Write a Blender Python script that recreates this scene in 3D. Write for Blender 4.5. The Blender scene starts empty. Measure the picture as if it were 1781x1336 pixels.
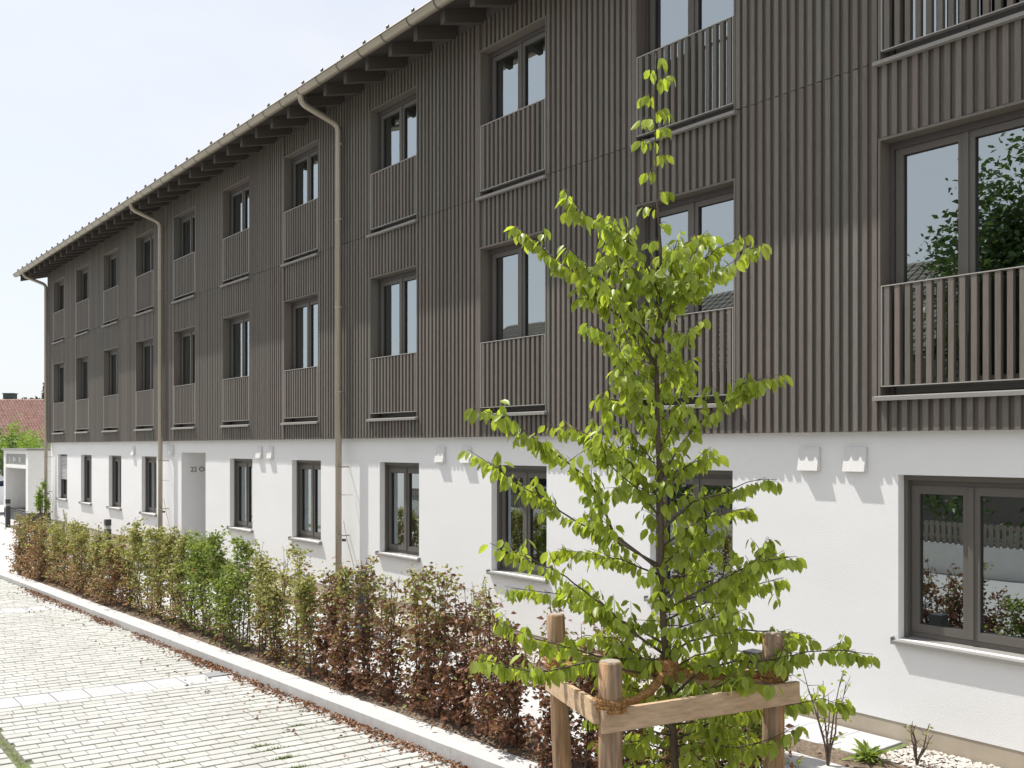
import bpy, math, random
import numpy as np
from mathutils import Vector, Matrix

# ------------------------------------------------------------------ frame of reference
# world x runs along the facade (to the right), y into the building, z up.
# y = 0 is the white render of the ground floor, z = 0 the ground at its foot.
F, CX, YH = 1708.0, 890.5, 777.0
PHI = math.atan(1326.5 / F)
CP, SP = math.cos(PHI), math.sin(PHI)
CAM = Vector((0.0, -7.63, 2.49))
FWD = Vector((-CP, SP, 0)); RGT = Vector((SP, CP, 0)); UP = Vector((0, 0, 1))

scene = bpy.context.scene
COL = scene.collection

# ------------------------------------------------------------------ camera, sky, sun, exposure
cam_d = bpy.data.cameras.new('camera'); cam = bpy.data.objects.new('camera', cam_d); COL.objects.link(cam)
cam.location = CAM
cam.rotation_euler = (math.pi / 2, 0, math.pi / 2 - PHI)
cam_d.sensor_width = 36; cam_d.sensor_fit = 'HORIZONTAL'
cam_d.lens = F / 1781 * 36
cam_d.shift_y = (YH - 668) / 1781
cam_d.clip_start = 0.05; cam_d.clip_end = 3000
scene.camera = cam

SUN_TRAVEL = Vector((0.156, 0.0613, -0.268)).normalized()
sun_d = bpy.data.lights.new('sun', 'SUN'); sun = bpy.data.objects.new('sun', sun_d); COL.objects.link(sun)
sun.rotation_euler = SUN_TRAVEL.to_track_quat('-Z', 'Y').to_euler()
sun_d.energy = 4.2; sun_d.angle = math.radians(0.53); sun_d.color = (1.0, 0.965, 0.91)

world = bpy.data.worlds.new('World'); scene.world = world; world.use_nodes = True
wn, wl = world.node_tree.nodes, world.node_tree.links
bg = wn['Background']
sky = wn.new('ShaderNodeTexSky'); sky.sky_type = 'NISHITA'; sky.sun_disc = False
sky.sun_elevation = math.asin(-SUN_TRAVEL.z)
sky.sun_rotation = math.atan2(-SUN_TRAVEL.x, -SUN_TRAVEL.y)
sky.altitude = 500; sky.air_density = 1.0; sky.dust_density = 2.5; sky.ozone_density = 1.0
# thin bright cloud cover spread over the whole sky
tc = wn.new('ShaderNodeTexCoord'); mp = wn.new('ShaderNodeMapping'); mp.inputs['Scale'].default_value = (1.0, 1.0, 2.6)
nz = wn.new('ShaderNodeTexNoise'); nz.inputs['Scale'].default_value = 1.7; nz.inputs['Detail'].default_value = 7; nz.inputs['Roughness'].default_value = 0.55
rp = wn.new('ShaderNodeValToRGB'); rp.color_ramp.elements[0].position = 0.36; rp.color_ramp.elements[1].position = 0.66
rp.color_ramp.elements[0].color = (0.70, 0.70, 0.70, 1); rp.color_ramp.elements[1].color = (0.97, 0.97, 0.97, 1)
mx = wn.new('ShaderNodeMixRGB'); mx.inputs['Color2'].default_value = (5.4, 5.52, 5.75, 1)
wl.new(tc.outputs['Generated'], mp.inputs['Vector']); wl.new(mp.outputs['Vector'], nz.inputs['Vector'])
wl.new(nz.outputs['Fac'], rp.inputs['Fac']); wl.new(rp.outputs['Color'], mx.inputs['Fac'])
wl.new(sky.outputs['Color'], mx.inputs['Color1']); wl.new(mx.outputs['Color'], bg.inputs['Color'])
bg.inputs['Strength'].default_value = 0.12

vs = scene.view_settings
vs.view_transform = 'Standard'; vs.look = 'None'; vs.exposure = 0.53; vs.gamma = 1.0; vs.use_curve_mapping = False
scene.render.engine = 'CYCLES'

R = random.Random(11)
NR = np.random.default_rng(5)

# ------------------------------------------------------------------ pixel helpers (direction only; the distance is given)
def ray(px, py):
    return FWD + RGT * ((px - CX) / F) + UP * ((YH - py) / F)
def at_depth(px, py, Y):
    return CAM + ray(px, py) * Y
def at_z(px, py, z):
    r = ray(px, py); return CAM + r * ((z - CAM.z) / r.z)

# ------------------------------------------------------------------ materials
def mat(name, col, rough=0.7, metal=0.0, var=0.0, noise=None, bump=None, island=0.0, spec=0.5, stretch=(1, 1, 1), cols=None, transl=0.0, hue=None):
    """cols: second colour mixed in by world-position noise; var: brightness change; bump=(scale, strength, dist)"""
    m = bpy.data.materials.new(name); m.use_nodes = True
    nt = m.node_tree; n, l = nt.nodes, nt.links
    b = n['Principled BSDF']; b.inputs['Roughness'].default_value = rough; b.inputs['Metallic'].default_value = metal
    b.inputs['Specular IOR Level'].default_value = spec
    geo = n.new('ShaderNodeNewGeometry')
    mpn = n.new('ShaderNodeMapping'); mpn.inputs['Scale'].default_value = stretch
    l.new(geo.outputs['Position'], mpn.inputs['Vector'])
    cur = None
    rgb = n.new('ShaderNodeRGB'); rgb.outputs[0].default_value = (*col, 1); cur = rgb.outputs[0]
    if noise:
        t = n.new('ShaderNodeTexNoise'); t.inputs['Scale'].default_value = noise; t.inputs['Detail'].default_value = 6; t.inputs['Roughness'].default_value = 0.6
        l.new(mpn.outputs['Vector'], t.inputs['Vector'])
        if cols:
            rm = n.new('ShaderNodeMapRange'); rm.inputs['From Min'].default_value = 0.35; rm.inputs['From Max'].default_value = 0.68
            l.new(t.outputs['Fac'], rm.inputs['Value'])
            x = n.new('ShaderNodeMixRGB'); x.inputs['Color2'].default_value = (*cols, 1)
            l.new(rm.outputs['Result'], x.inputs['Fac']); l.new(cur, x.inputs['Color1']); cur = x.outputs['Color']
        if var:
            rm = n.new('ShaderNodeMapRange'); rm.inputs['From Min'].default_value = 0.3; rm.inputs['From Max'].default_value = 0.7
            rm.inputs['To Min'].default_value = 1 - var; rm.inputs['To Max'].default_value = 1 + var
            t2 = n.new('ShaderNodeTexNoise'); t2.inputs['Scale'].default_value = noise * 3.1; t2.inputs['Detail'].default_value = 4
            l.new(mpn.outputs['Vector'], t2.inputs['Vector']); l.new(t2.outputs['Fac'], rm.inputs['Value'])
            x = n.new('ShaderNodeMixRGB'); x.blend_type = 'MULTIPLY'; x.inputs['Fac'].default_value = 1
            l.new(cur, x.inputs['Color1']); l.new(rm.outputs['Result'], x.inputs['Color2']); cur = x.outputs['Color']
    if island:
        oi = n.new('ShaderNodeObjectInfo')
        ad = n.new('ShaderNodeMath'); ad.operation = 'ADD'; l.new(geo.outputs['Random Per Island'], ad.inputs[0]); l.new(oi.outputs['Random'], ad.inputs[1])
        fr = n.new('ShaderNodeMath'); fr.operation = 'FRACT'; l.new(ad.outputs[0], fr.inputs[0])
        rm = n.new('ShaderNodeMapRange'); rm.inputs['To Min'].default_value = 1 - island; rm.inputs['To Max'].default_value = 1 + island
        l.new(fr.outputs[0], rm.inputs['Value'])
        x = n.new('ShaderNodeMixRGB'); x.blend_type = 'MULTIPLY'; x.inputs['Fac'].default_value = 1
        l.new(cur, x.inputs['Color1']); l.new(rm.outputs['Result'], x.inputs['Color2']); cur = x.outputs['Color']
    if hue:
        oi2 = n.new('ShaderNodeObjectInfo'); a2 = n.new('ShaderNodeMath'); a2.operation = 'ADD'; l.new(geo.outputs['Random Per Island'], a2.inputs[0]); l.new(oi2.outputs['Random'], a2.inputs[1])
        m2 = n.new('ShaderNodeMath'); m2.operation = 'MULTIPLY'; m2.inputs[1].default_value = 7.37; l.new(a2.outputs[0], m2.inputs[0])
        f2 = n.new('ShaderNodeMath'); f2.operation = 'FRACT'; l.new(m2.outputs[0], f2.inputs[0])
        x = n.new('ShaderNodeMixRGB'); x.inputs['Color1'].default_value = (*hue[0], 1); x.inputs['Color2'].default_value = (*hue[1], 1); l.new(f2.outputs[0], x.inputs['Fac'])
        y = n.new('ShaderNodeMixRGB'); y.blend_type = 'MULTIPLY'; y.inputs['Fac'].default_value = 1; l.new(cur, y.inputs['Color1']); l.new(x.outputs['Color'], y.inputs['Color2']); cur = y.outputs['Color']
    l.new(cur, b.inputs['Base Color'])
    if bump:
        t = n.new('ShaderNodeTexNoise'); t.inputs['Scale'].default_value = bump[0]; t.inputs['Detail'].default_value = 5
        l.new(mpn.outputs['Vector'], t.inputs['Vector'])
        bp = n.new('ShaderNodeBump'); bp.inputs['Strength'].default_value = bump[1]; bp.inputs['Distance'].default_value = bump[2]
        l.new(t.outputs['Fac'], bp.inputs['Height']); l.new(bp.outputs['Normal'], b.inputs['Normal'])
    if transl:
        tr = n.new('ShaderNodeBsdfTranslucent'); ms = n.new('ShaderNodeMixShader'); ms.inputs['Fac'].default_value = transl
        br = n.new('ShaderNodeMixRGB'); br.blend_type = 'MULTIPLY'; br.inputs['Fac'].default_value = 1; br.inputs['Color2'].default_value = (1.35, 1.3, 0.75, 1)
        l.new(cur, br.inputs['Color1']); l.new(br.outputs['Color'], tr.inputs['Color'])
        out = n['Material Output']
        l.new(b.outputs[0], ms.inputs[1]); l.new(tr.outputs[0], ms.inputs[2]); l.new(ms.outputs[0], out.inputs['Surface'])
    return m

def glass_mat():
    m = bpy.data.materials.new('window_glass'); m.use_nodes = True
    n, l = m.node_tree.nodes, m.node_tree.links
    n.remove(n['Principled BSDF'])
    tr = n.new('ShaderNodeBsdfTransparent'); tr.inputs['Color'].default_value = (0.46, 0.52, 0.50, 1)
    gl = n.new('ShaderNodeBsdfGlossy'); gl.inputs['Roughness'].default_value = 0.0; gl.inputs['Color'].default_value = (0.88, 0.97, 1.0, 1)
    lw = n.new('ShaderNodeFresnel'); lw.inputs['IOR'].default_value = 1.6
    rm = n.new('ShaderNodeMapRange'); rm.inputs['To Min'].default_value = 0.38; rm.inputs['To Max'].default_value = 0.95
    tcn = n.new('ShaderNodeNewGeometry'); ns = n.new('ShaderNodeTexNoise'); ns.inputs['Scale'].default_value = 0.9
    bp = n.new('ShaderNodeBump'); bp.inputs['Strength'].default_value = 0.03; bp.inputs['Distance'].default_value = 0.05
    l.new(tcn.outputs['Position'], ns.inputs['Vector']); l.new(ns.outputs['Fac'], bp.inputs['Height']); l.new(bp.outputs['Normal'], gl.inputs['Normal'])
    ms = n.new('ShaderNodeMixShader')
    l.new(lw.outputs[0], rm.inputs['Value']); l.new(rm.outputs[0], ms.inputs['Fac'])
    l.new(tr.outputs[0], ms.inputs[1]); l.new(gl.outputs[0], ms.inputs[2]); l.new(ms.outputs[0], n['Material Output'].inputs['Surface'])
    return m

M = {}
M['render'] = mat('white_render', (0.79, 0.79, 0.785), 0.9, noise=0.5, var=0.018, cols=(0.765, 0.765, 0.76), bump=(95, 0.32, 0.006), spec=0.2, stretch=(0.55, 1, 1.5))
M['plinth'] = mat('plinth_render', (0.40, 0.345, 0.27), 0.9, noise=1.6, var=0.06, cols=(0.45, 0.39, 0.31), bump=(60, 0.2, 0.004), spec=0.2)
M['reveal'] = mat('reveal_render', (0.72, 0.70, 0.66), 0.9, bump=(95, 0.2, 0.004), spec=0.2)
M['batten'] = mat('stained_batten', (0.140, 0.124, 0.110), 0.62, noise=9, var=0.14, cols=(0.160, 0.145, 0.130), island=0.13, hue=((1.05, .97, .94), (.96, 1.02, .97)), bump=(40, 0.25, 0.003), stretch=(6, 6, 0.35), spec=0.35)
M['backing'] = mat('stained_backing_board', (0.140, 0.125, 0.118), 0.7, noise=8, var=0.12, cols=(0.158, 0.141, 0.134), stretch=(5, 5, 0.3), spec=0.3)
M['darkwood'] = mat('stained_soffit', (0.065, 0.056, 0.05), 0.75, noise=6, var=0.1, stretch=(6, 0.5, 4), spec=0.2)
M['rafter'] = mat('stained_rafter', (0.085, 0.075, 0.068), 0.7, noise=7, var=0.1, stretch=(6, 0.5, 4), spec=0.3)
M['rail'] = mat('rail_steel', (0.40, 0.38, 0.355), 0.4, metal=0.1, noise=20, var=0.06)
M['sill'] = mat('grey_aluminium_sill', (0.25, 0.24, 0.225), 0.6, metal=0.0, noise=12, var=0.05)
M['frame'] = mat('window_frame_umbra', (0.115, 0.105, 0.093), 0.5, noise=14, var=0.04, spec=0.4)
M['gasket'] = mat('black_gasket', (0.02, 0.02, 0.02), 0.7)
M['guide'] = mat('shutter_guide', (0.07, 0.062, 0.06), 0.55)
M['glass'] = glass_mat()
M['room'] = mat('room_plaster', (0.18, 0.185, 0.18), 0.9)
M['gutter'] = mat('weathered_zinc', (0.40, 0.36, 0.29), 0.40, metal=0.35, noise=1.5, var=0.03, cols=(0.37, 0.33, 0.265))
M['bracket'] = mat('gutter_bracket', (0.10, 0.09, 0.08), 0.5, metal=0.4)
M['tile'] = mat('grey_roof_tile', (0.16, 0.15, 0.145), 0.8, noise=6, var=0.15, island=0.1)
M['vent'] = mat('vent_cap_white', (0.66, 0.65, 0.63), 0.5, noise=10, var=0.03)
M['paver'] = mat('concrete_paver', (0.475, 0.470, 0.445), 0.9, noise=1.6, var=0.06, cols=(0.43, 0.43, 0.395), island=0.07, bump=(120, 0.3, 0.003), spec=0.25)
M['slab'] = mat('concrete_slab', (0.47, 0.47, 0.475), 0.85, noise=3, var=0.04, cols=(0.44, 0.44, 0.445), island=0.03, bump=(150, 0.2, 0.002), spec=0.25)
M['drain'] = mat('drain_cover_steel', (0.27, 0.27, 0.275), 0.6, noise=20, var=0.06)
M['joint'] = mat('paver_joint_sand', (0.115, 0.11, 0.075), 0.95, noise=5, var=0.3, cols=(0.14, 0.19, 0.05))
M['kerb'] = mat('kerb_concrete', (0.51, 0.505, 0.495), 0.85, noise=5, var=0.06, cols=(0.47, 0.465, 0.455), island=0.006, bump=(90, 0.25, 0.003), spec=0.25)
M['path'] = mat('path_concrete', (0.49, 0.49, 0.49), 0.9, noise=4, var=0.05, cols=(0.455, 0.45, 0.445), bump=(90, 0.2, 0.003), spec=0.2)
M['soil'] = mat('bed_soil', (0.13, 0.092, 0.062), 0.95, noise=9, var=0.35, cols=(0.19, 0.145, 0.105), bump=(30, 0.9, 0.03))
M['ground'] = mat('far_ground', (0.13, 0.16, 0.06), 0.95, noise=0.2, var=0.2, cols=(0.2, 0.19, 0.12))
M['asphalt'] = mat('asphalt_lane', (0.36, 0.355, 0.34), 0.9, noise=8, var=0.1)
M['pebble'] = mat('white_pebble', (0.50, 0.465, 0.42), 0.8, island=0.25)
M['gravelbed'] = mat('gravel_base', (0.34, 0.30, 0.26), 0.95, noise=25, var=0.3, cols=(0.24, 0.20, 0.165), bump=(60, 0.8, 0.02))
M['post'] = mat('round_post_wood', (0.40, 0.235, 0.12), 0.8, noise=3.5, var=0.42, cols=(0.235, 0.19, 0.145), bump=(30, 0.7, 0.008), stretch=(5, 5, 0.45), spec=0.2)
M['posttop'] = mat('weathered_post_end', (0.33, 0.28, 0.23), 0.85, noise=25, var=0.25, bump=(60, 0.5, 0.005), spec=0.2)
M['plank'] = mat('sawn_plank', (0.52, 0.38, 0.25), 0.8, noise=5, var=0.15, cols=(0.42, 0.295, 0.19), bump=(35, 0.3, 0.004), stretch=(1, 1, 5), spec=0.2)
M['rope'] = mat('coir_rope', (0.50, 0.285, 0.12), 0.95, noise=60, var=0.5, cols=(0.27, 0.14, 0.06), bump=(150, 0.9, 0.012), spec=0.1)
M['bark'] = mat('young_bark', (0.085, 0.062, 0.047), 0.8, noise=25, var=0.3, cols=(0.12, 0.095, 0.07), bump=(60, 0.4, 0.004), stretch=(3, 3, 0.6), spec=0.25)
M['twig'] = mat('hedge_twig', (0.10, 0.07, 0.05), 0.85, noise=15, var=0.3)
M['leaf'] = mat('hornbeam_leaf', (0.275, 0.365, 0.045), 0.40, noise=7, var=0.12, cols=(0.345, 0.41, 0.075), island=0.30, transl=0.5, spec=0.45)
M['hgreen'] = mat('hedge_leaf_green', (0.27, 0.30, 0.075), 0.5, noise=6, var=0.18, cols=(0.37, 0.36, 0.16), island=0.3, transl=0.34, spec=0.4)
M['hdeep'] = mat('hedge_leaf_deep_green', (0.185, 0.27, 0.05), 0.5, noise=6, var=0.18, cols=(0.28, 0.335, 0.09), island=0.28, transl=0.34, spec=0.4)
M['hbrown'] = mat('hedge_leaf_brown', (0.27, 0.145, 0.09), 0.55, noise=6, var=0.2, cols=(0.155, 0.068, 0.046), island=0.35, transl=0.22, spec=0.3)
M['htan'] = mat('hedge_leaf_tan', (0.40, 0.265, 0.165), 0.55, noise=6, var=0.2, cols=(0.27, 0.15, 0.09), island=0.3, transl=0.25, spec=0.3)
M['grassy'] = mat('fresh_grass', (0.15, 0.22, 0.045), 0.6, island=0.3, transl=0.35, spec=0.2)
M['litter'] = mat('dry_fallen_leaf', (0.30, 0.155, 0.085), 0.8, island=0.4, noise=20, var=0.2)
M['anthracite'] = mat('anthracite_metal', (0.055, 0.055, 0.06), 0.45, metal=0.3)
M['lamp'] = mat('bollard_lens', (0.35, 0.35, 0.34), 0.25)
M['bush'] = mat('bush_leaf', (0.16, 0.26, 0.03), 0.55, island=0.3, transl=0.35, noise=1.5, var=0.2, cols=(0.22, 0.31, 0.05))
M['darktree'] = mat('dark_tree_leaf', (0.045, 0.085, 0.02), 0.5, island=0.3, transl=0.25, noise=1.2, var=0.2, cols=(0.07, 0.12, 0.03))
M['conifer'] = mat('far_conifer', (0.085, 0.11, 0.09), 0.8, island=0.3)
M['clay'] = mat('red_clay_tile', (0.40, 0.245, 0.205), 0.8, noise=1.0, var=0.14, cols=(0.47, 0.32, 0.28), island=0.16)
M['clayblack'] = mat('dark_clay_tile', (0.075, 0.06, 0.052), 0.8, noise=1.2, var=0.15, cols=(0.09, 0.085, 0.05), island=0.2)
M['housewall'] = mat('house_render', (0.55, 0.52, 0.46), 0.9, noise=1, var=0.05)
M['housegrey'] = mat('house_timber_wall', (0.14, 0.12, 0.10), 0.9, noise=2, var=0.15)
M['chimney'] = mat('chimney_slate', (0.045, 0.06, 0.06), 0.7)
M['hutwall'] = mat('hut_render', (0.76, 0.75, 0.72), 0.9, noise=2, var=0.03, bump=(90, 0.2, 0.003), spec=0.2)
M['signgrey'] = mat('sign_panel_grey', (0.26, 0.26, 0.245), 0.6)
M['signwhite'] = mat('sign_mark_white', (0.75, 0.72, 0.70), 0.6)
M['letter'] = mat('dark_lettering', (0.09, 0.085, 0.08), 0.6)
M['carpaint'] = mat('car_paint_silver', (0.62, 0.64, 0.67), 0.3, metal=0.3)
M['carglass'] = mat('car_glass', (0.02, 0.025, 0.05), 0.08)
M['tyre'] = mat('tyre_rubber', (0.02, 0.02, 0.02), 0.9)
M['rim'] = mat('wheel_rim', (0.4, 0.4, 0.41), 0.35, metal=0.8)
M['lightred'] = mat('car_tail_lens', (0.35, 0.02, 0.02), 0.2)
M['fencewood'] = mat('grey_fence_wood', (0.28, 0.25, 0.21), 0.85, noise=6, var=0.2, stretch=(4, 4, 0.5))
M['blind'] = mat('blind_slat', (0.60, 0.60, 0.60), 0.5)

# ------------------------------------------------------------------ mesh helpers
class MB:
    def __init__(s): s.v = []; s.f = []
    def quad(s, *p):
        i = len(s.v); s.v += [tuple(q) for q in p]; s.f.append(tuple(range(i, i + len(p)))); return s
    def box(s, x0, x1, y0, y1, z0, z1):
        i = len(s.v)
        s.v += [(x0, y0, z0), (x1, y0, z0), (x1, y1, z0), (x0, y1, z0), (x0, y0, z1), (x1, y0, z1), (x1, y1, z1), (x0, y1, z1)]
        s.f += [(i, i+3, i+2, i+1), (i+4, i+5, i+6, i+7), (i, i+1, i+5, i+4), (i+1, i+2, i+6, i+5), (i+2, i+3, i+7, i+6), (i+3, i, i+4, i+7)]
        return s
    def bar(s, a, b, w, h, up=(0, 0, 1)):
        a, b = Vector(a), Vector(b); d = (b - a).normalized(); u = Vector(up)
        r = d.cross(u).normalized(); u = r.cross(d).normalized()
        i = len(s.v)
        for p in (a, b):
            for sx, sz in ((-1, -1), (1, -1), (1, 1), (-1, 1)):
                s.v.append(tuple(p + r * sx * w / 2 + u * sz * h / 2))
        s.f += [(i, i+1, i+2, i+3), (i+7, i+6, i+5, i+4)] + [(i+k, i+4+k, i+4+(k+1) % 4, i+(k+1) % 4) for k in range(4)]
        return s
    def tube(s, pts, rad, seg=8, caps=True, jit=0.0):
        pts = [Vector(p) for p in pts]; n = len(pts)
        if not hasattr(rad, '__len__'): rad = [rad] * n
        i0 = len(s.v); ref = None
        for k, p in enumerate(pts):
            d = (pts[min(k+1, n-1)] - pts[max(k-1, 0)])
            d = d.normalized() if d.length > 1e-9 else Vector((0, 0, 1))
            if ref is None:
                ref = d.cross(Vector((0.31, 0.2, 0.93)) if abs(d.z) < 0.9 else Vector((1, 0, 0))).normalized()
            ref = (ref - d * ref.dot(d)).normalized(); o = d.cross(ref)
            for q in range(seg):
                a = 2 * math.pi * q / seg; rr = rad[k] * (1 + (R.uniform(-jit, jit) if jit else 0))
                s.v.append(tuple(p + ref * math.cos(a) * rr + o * math.sin(a) * rr))
        for k in range(n - 1):
            for q in range(seg):
                a = i0 + k*seg + q; b = i0 + k*seg + (q+1) % seg
                s.f.append((a, b, b + seg, a + seg))
        if caps:
            s.f.append(tuple(i0 + q for q in reversed(range(seg)))); s.f.append(tuple(i0 + (n-1)*seg + q for q in range(seg)))
        return s
    def mesh(s, name, m, smooth=False):
        me = bpy.data.meshes.new(name); me.from_pydata(s.v, [], s.f); me.materials.append(m)
        if smooth: me.polygons.foreach_set('use_smooth', [True] * len(me.polygons))
        me.update(); return me
    def build(s, name, m, parent=None, smooth=False, kind=None):
        return link(name, s.mesh(name, m, smooth), parent, kind)

def link(name, me, parent=None, kind=None, loc=None):
    o = bpy.data.objects.new(name, me); COL.objects.link(o)
    if parent is not None: o.parent = parent
    if loc is not None: o.location = loc
    if kind: o['kind'] = kind
    return o
def tag(o, label, cat, group=None):
    o['label'] = label; o['category'] = cat
    if group: o['group'] = group
    return o
def thing(name, label, cat, loc=(0, 0, 0), group=None):
    o = bpy.data.objects.new(name, None); COL.objects.link(o); o.location = loc; o.empty_display_size = 0.2
    return tag(o, label, cat, group)
def smooth_by_angle(o, deg=40):
    pass

def wall_with_holes(mb, x0, x1, z0, z1, y, holes, depth, reveal_mb=None):
    """plane at y, outward normal -y, rectangular holes (xa, xb, za, zb) with reveals going to y+depth"""
    xs = sorted({x0, x1} | {h[0] for h in holes} | {h[1] for h in holes}); zs = sorted({z0, z1} | {h[2] for h in holes} | {h[3] for h in holes})
    for i in range(len(xs) - 1):
        for k in range(len(zs) - 1):
            cxm, czm = (xs[i] + xs[i+1]) / 2, (zs[k] + zs[k+1]) / 2
            if any(h[0] < cxm < h[1] and h[2] < czm < h[3] for h in holes): continue
            mb.quad((xs[i], y, zs[k]), (xs[i+1], y, zs[k]), (xs[i+1], y, zs[k+1]), (xs[i], y, zs[k+1]))
    rb = reveal_mb or mb
    for a, b, c, d in holes:
        Y = y + depth
        rb.quad((a, y, c), (a, y, d), (a, Y, d), (a, Y, c)); rb.quad((b, y, d), (b, y, c), (b, Y, c), (b, Y, d))
        rb.quad((a, y, d), (b, y, d), (b, Y, d), (a, Y, d)); rb.quad((b, y, c), (a, y, c), (a, Y, c), (b, Y, c))

def leaves_mesh(name, P, D, N, L, W, m, fine=True, fold=0.18, droop=0.12):
    """leaf blades: P base points, D tip directions, N blade normals, L lengths, W widths (numpy arrays)"""
    P = np.asarray(P, float); D = np.asarray(D, float); N = np.asarray(N, float); L = np.asarray(L, float); W = np.asarray(W, float)
    D /= np.linalg.norm(D, axis=1, keepdims=True) + 1e-9
    S = np.cross(D, N); S /= np.linalg.norm(S, axis=1, keepdims=True) + 1e-9
    N = np.cross(S, D)
    if fine:
        T = [(0, 0), (1, 0), (.28, 0), (.58, 0), (.84, 0), (.28, -.42), (.58, -.47), (.84, -.24), (.28, .42), (.58, .47), (.84, .24)]
        Fc = [(0, 5, 2), (2, 5, 6, 3), (3, 6, 7, 4), (4, 7, 1), (0, 2, 8), (2, 3, 9, 8), (3, 4, 10, 9), (4, 1, 10)]
    else:
        T = [(0, 0), (.42, -.45), (1, 0), (.42, .45)]
        Fc = [(0, 1, 2), (0, 2, 3)]
    n = len(P); k = len(T)
    V = np.zeros((n, k, 3))
    for j, (u, w) in enumerate(T):
        V[:, j] = P + D * (u * L)[:, None] + S * (w * W)[:, None] + N * ((abs(w) * fold * W * 2) - droop * L * u * u)[:, None]
    me = bpy.data.meshes.new(name)
    loops = []; starts = []; c = 0
    base = np.concatenate([np.array(f) for f in Fc]); lens = np.array([len(f) for f in Fc])
    li = (base[None, :] + (np.arange(n) * k)[:, None]).ravel()
    st = np.concatenate([[0], np.cumsum(lens)[:-1]]); per = lens.sum()
    ls = (st[None, :] + (np.arange(n) * per)[:, None]).ravel()
    me.vertices.add(n * k); me.vertices.foreach_set('co', V.ravel())
    me.loops.add(len(li)); me.loops.foreach_set('vertex_index', li.astype(np.int32))
    me.polygons.add(len(ls)); me.polygons.foreach_set('loop_start', ls.astype(np.int32))
    me.polygons.foreach_set('use_smooth', np.ones(len(ls), bool))
    me.materials.append(m); me.update(); me.validate()
    return me

def rand_dirs(n, zlo=-1, zhi=1):
    a = NR.uniform(0, 2 * np.pi, n); z = NR.uniform(zlo, zhi, n); r = np.sqrt(np.maximum(0, 1 - z * z))
    return np.stack([r * np.cos(a), r * np.sin(a), z], 1)

# ================================================================== LARGE STRUCTURE
def project(p):
    q = Vector(p) - CAM; Y = q.dot(FWD)
    if Y <= 0.1: return None
    return CX + F * q.dot(RGT) / Y, YH - F * q.z / Y, Y
def in_frame(p, mgn=10):
    q = project(p)
    return q is not None and -mgn < q[0] < 1781 + mgn and -mgn < q[1] < 1336 + mgn

def sheet(name, pts, m):
    mb = MB(); mb.quad(*pts); o = mb.build(name, m); o['kind'] = 'structure'; return o

sheet('ground', [(-1500, -1200, -0.17), (1200, -1200, -0.17), (1200, 1500, -0.17), (-1500, 1500, -0.17)], M['ground'])

# kerb line, straight, slightly turned against the facade
KN = at_z(835.6, 1317, 0.0); KF = at_z(0, 998.5, 0.0)
KD = (KF - KN).normalized()                 # away from the camera
KB = Vector((-KD.y, KD.x, 0));              # towards the building
if KB.y < 0: KB = -KB
K0 = KN - KD * 1.6                          # near end of the paved bays
def kerb_y(x):                              # front edge of the kerb at world x
    t = (x - KN.x) / KD.x; return KN.y + KD.y * t
def drive_z(x, y):
    return -0.112 + 0.024 * (-3.03 - y) - 0.0022 * (14 + x)

# paved bays
XL, XR, YF = -34.0, -6.05, -5.86            # left, right, camera-side edge
drv = sheet('driveway', [(XL, YF - .6, drive_z(XL, YF - .6) - 0.022), (XR, YF - .6, drive_z(XR, YF - .6) - 0.022), (XR, kerb_y(XR) + 0.1, drive_z(XR, kerb_y(XR)) - 0.022), (XL, kerb_y(XL) + 0.1, drive_z(XL, kerb_y(XL)) - 0.022)], M['joint'])
def paver_mesh(name, lx, ly, m, h=0.04, ch=0.005):
    mb = MB(); a, b = lx / 2, ly / 2; A, B = a - ch, b - ch
    ring = lambda p, q, z: [(-p, -q, z), (p, -q, z), (p, q, z), (-p, q, z)]
    mb.v = ring(a, b, -h) + ring(a, b, -ch * 0.7) + ring(A, B, 0)
    mb.f = [(8, 9, 10, 11)] + [(k, (k+1) % 4, 4 + (k+1) % 4, 4 + k) for k in range(4)] + [(4 + k, 4 + (k+1) % 4, 8 + (k+1) % 4, 8 + k) for k in range(4)]
    return mb.mesh(name, m)
PX, PY = 0.140, 0.210
bands = [-10.58 - 0.22, -16.95, -22.9, -28.8]
BW = 0.44
pieces = []                                  # (x, y, lx scale, ly scale, kind)
row = 0
edges = [XR] + [e for b in bands for e in (b + BW / 2, b - BW / 2)] + [XL]
rows_x, joints_x = [], []
for q in range(0, len(edges), 2):              # rows of pavers between the slab bands
    a_, b_ = edges[q], edges[q + 1]; nrow = round((a_ - b_) / PX); pw = (a_ - b_) / nrow
    for r_ in range(nrow):
        x = a_ - pw * (r_ + .5); rows_x.append(x); joints_x.append(a_ - pw * (r_ + 1))
        fr_ = (0.0, .5, .2, .72, .38, .9, .1, .6)[row % 8] + R.uniform(-.05, .05)
        y = YF + PY * (fr_ + .5)
        if fr_ > .25: pieces.append((x, YF + PY * fr_ / 2, pw / PX, fr_, 'paver'))
        while y - PY / 2 < kerb_y(x) - 0.03:
            end = min(y + PY / 2, kerb_y(x) - 0.012); ly = end - (y - PY / 2)
            if ly > 0.05: pieces.append((x, y - PY / 2 + ly / 2, pw / PX, ly / PY, 'paver'))
            y += PY
        row += 1
for b in bands:
    y = YF + 0.19
    while y - 0.163 + 0.06 < kerb_y(b):
        ly = min(0.326, kerb_y(b) - 0.012 - (y - 0.163))
        pieces.append((b, y - 0.163 + ly / 2, 1.0, ly / 0.326, 'slab')); y += 0.33
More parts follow.
